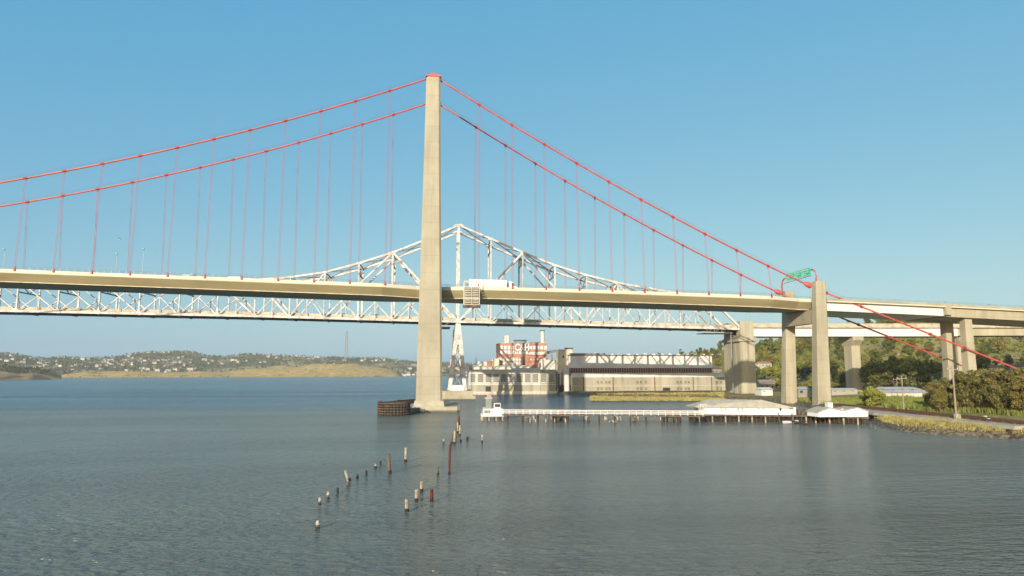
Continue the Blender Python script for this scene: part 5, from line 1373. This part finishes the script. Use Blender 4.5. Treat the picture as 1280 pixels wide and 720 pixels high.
# far houses on the hills across the strait
fh = []
def far_house(nm, wallm, roofm, L_, Wd, H_, rh):
    m = MB(); m.m = 0; m.box(-L_/2,L_/2,-Wd/2,Wd/2,-4,H_); m.m = 1; m.prismX([(-Wd/2-.4,H_),(0,H_+rh),(Wd/2+.4,H_)], -L_/2-.4, L_/2+.4)
    return m.build(nm, [wallm, roofm])
fp = [far_house('far_house','far_wall','house_roof',14,10,6,2.5), far_house('far_house','far_wall','house_tile',16,10,5,2.5), far_house('far_house','far_wall','house_roof',22,11,8,2.0)]
fdesc = ['tiny white house','tiny tan house with a tiled roof','small pale apartment house']
rows_, cols_, _ = TOWN.shape
cnt = 0; got = []; tries = 0
fused = set()
while cnt < 285 and tries < 20000:
    tries += 1
    r_ = random.uniform(1, 18.9); px = random.uniform(-4, 586)
    c_ = (px-tpx[0])/2.5; ri, ci = int(r_), int(c_)
    if ci >= cols_-1: continue
    p = TOWN[ri,ci]*(1-(r_-ri))+TOWN[ri+1,ci]*(r_-ri)
    if 250 < px < 500 and r_ < 9: continue
    if px < 80 and r_ < 6: continue
    if fbm(p[0], p[1], 200, 2) < .44: continue
    if any((p[0]-a_)**2+(p[1]-b_)**2 < 17**2 for a_, b_ in got): continue
    got.append((p[0],p[1])); k = random.choice((0,0,1,2)); o = fp[k] if k not in fused else fp[k].copy()
    if k in fused: COL.objects.link(o)
    fused.add(k)
    o.location = (p[0],p[1],p[2]+1.2); o.rotation_euler = (0,0,random.uniform(-.7,.7)-.2); s = random.uniform(.5,.95); o.scale = (s,s,s)
    zone = 'left of the golden headland' if px < 250 else ('above the golden headland' if px < 500 else 'beside the concrete tower')
    tag(o, fdesc[k]+' in the far town, '+zone, 'house', 'far town houses: %s %s' % (fdesc[k], zone)); cnt += 1
# far woods: canopy clumps over the town hill and the cliff
V_ = []; F_ = []; c = 0
def clump(x, y, z, r_, n_=14):
    global c
    V, F, _ = leaves(n_, r_, r_*1.5, 3, r_*.42, random.randint(0,99999), .0)
    V_.append(V+np.array([x,y,z-1])); F_.append(F+c); c += len(V)
for _ in range(3900):
    r_ = random.uniform(.5,19.2); ci = random.uniform(0, cols_-2); i_, j_ = int(r_), int(ci)
    p = TOWN[i_,j_]*(1-(r_-i_))+TOWN[i_+1,j_]*(r_-i_); q = TOWN[i_,j_+1]*(1-(r_-i_))+TOWN[i_+1,j_+1]*(r_-i_); p = p*(1-(ci-j_))+q*(ci-j_)
    if p[2] < 3: continue
    clump(p[0], p[1], p[2], random.uniform(4,8.5))
for _ in range(420):
    i_, j_ = random.randint(9,20), random.randint(0, CLIFF.shape[1]-8); p = CLIFF[i_,j_]; clump(p[0]+random.uniform(-8,8), p[1]+random.uniform(-8,8), p[2], random.uniform(2.5,6))
for G_, n_ in ((GOLD,26),(GOLD2,60)):
    for _ in range(n_):
        i_, j_ = random.randint(1,10), random.randint(2, G_.shape[1]-3); p = G_[i_,j_]; clump(p[0], p[1], p[2], random.uniform(2,4.5))
o = mesh_np('far_woods', np.concatenate(V_), np.concatenate(F_), 'far_leaf'); tag(o, 'dark tree canopy mixed through the far town hills across the water', 'woods', kind='stuff')
# lattice transmission tower on the far hill
x, y = far_pt(432, 3300); zb1 = zfor(450,432,3300); zt1_ = zfor(414,432,3300)
LT_ = empty('lattice_tower', (x,y,zb1), 'lone tall lattice tower on the far hill left of the concrete bridge tower', 'tower')
m_ = MB(); wd0, wd1 = 7.0, 3.0
for sx, sy_ in ((-1,-1),(1,-1),(1,1),(-1,1)): m_.beam((x+sx*wd0,y+sy_*wd0,zb1-12),(x+sx*wd1,y+sy_*wd1,zt1_),1.2)
for k in range(16):
    t = k/16; t2_ = (k+1)/16; w0_ = wd0+(wd1-wd0)*t; w1_ = wd0+(wd1-wd0)*t2_; z0_ = zb1+(zt1_-zb1)*t; z1_ = zb1+(zt1_-zb1)*t2_
    m_.beam((x-w0_,y-w0_,z0_),(x+w1_,y-w1_,z1_),.9); m_.beam((x+w0_,y-w0_,z0_),(x-w1_,y-w1_,z1_),.9); m_.beam((x-w0_,y-w0_,z0_),(x+w0_,y-w0_,z0_),.9)
m_.build('lattice', 'lattice', LT_)
MB().beam((x,y,zt1_),(x,y,zt1_+8),.8).build('antenna', 'lattice', LT_)

# ------------------------------------------------------------------ air
HZ = MB().box(-4200,4200,-700,5600,-4.5,185)
m = bpy.data.materials.new('haze'); m.use_nodes = True; nt = m.node_tree
for n_ in list(nt.nodes):
    if n_.type == 'BSDF_PRINCIPLED': nt.nodes.remove(n_)
pv = nt.nodes.new('ShaderNodeVolumePrincipled'); pv.inputs['Color'].default_value = (.92,1,.95,1); pv.inputs['Density'].default_value = .00008; pv.inputs['Anisotropy'].default_value = 0
nt.links.new(pv.outputs[0], nt.nodes['Material Output'].inputs['Volume']); MT['haze'] = m
try: m.cycles.homogeneous_volume = True
except Exception: pass
o = HZ.build('haze', 'haze'); tag(o, 'thin pale haze lying over the strait and far hills', 'haze', kind='stuff')
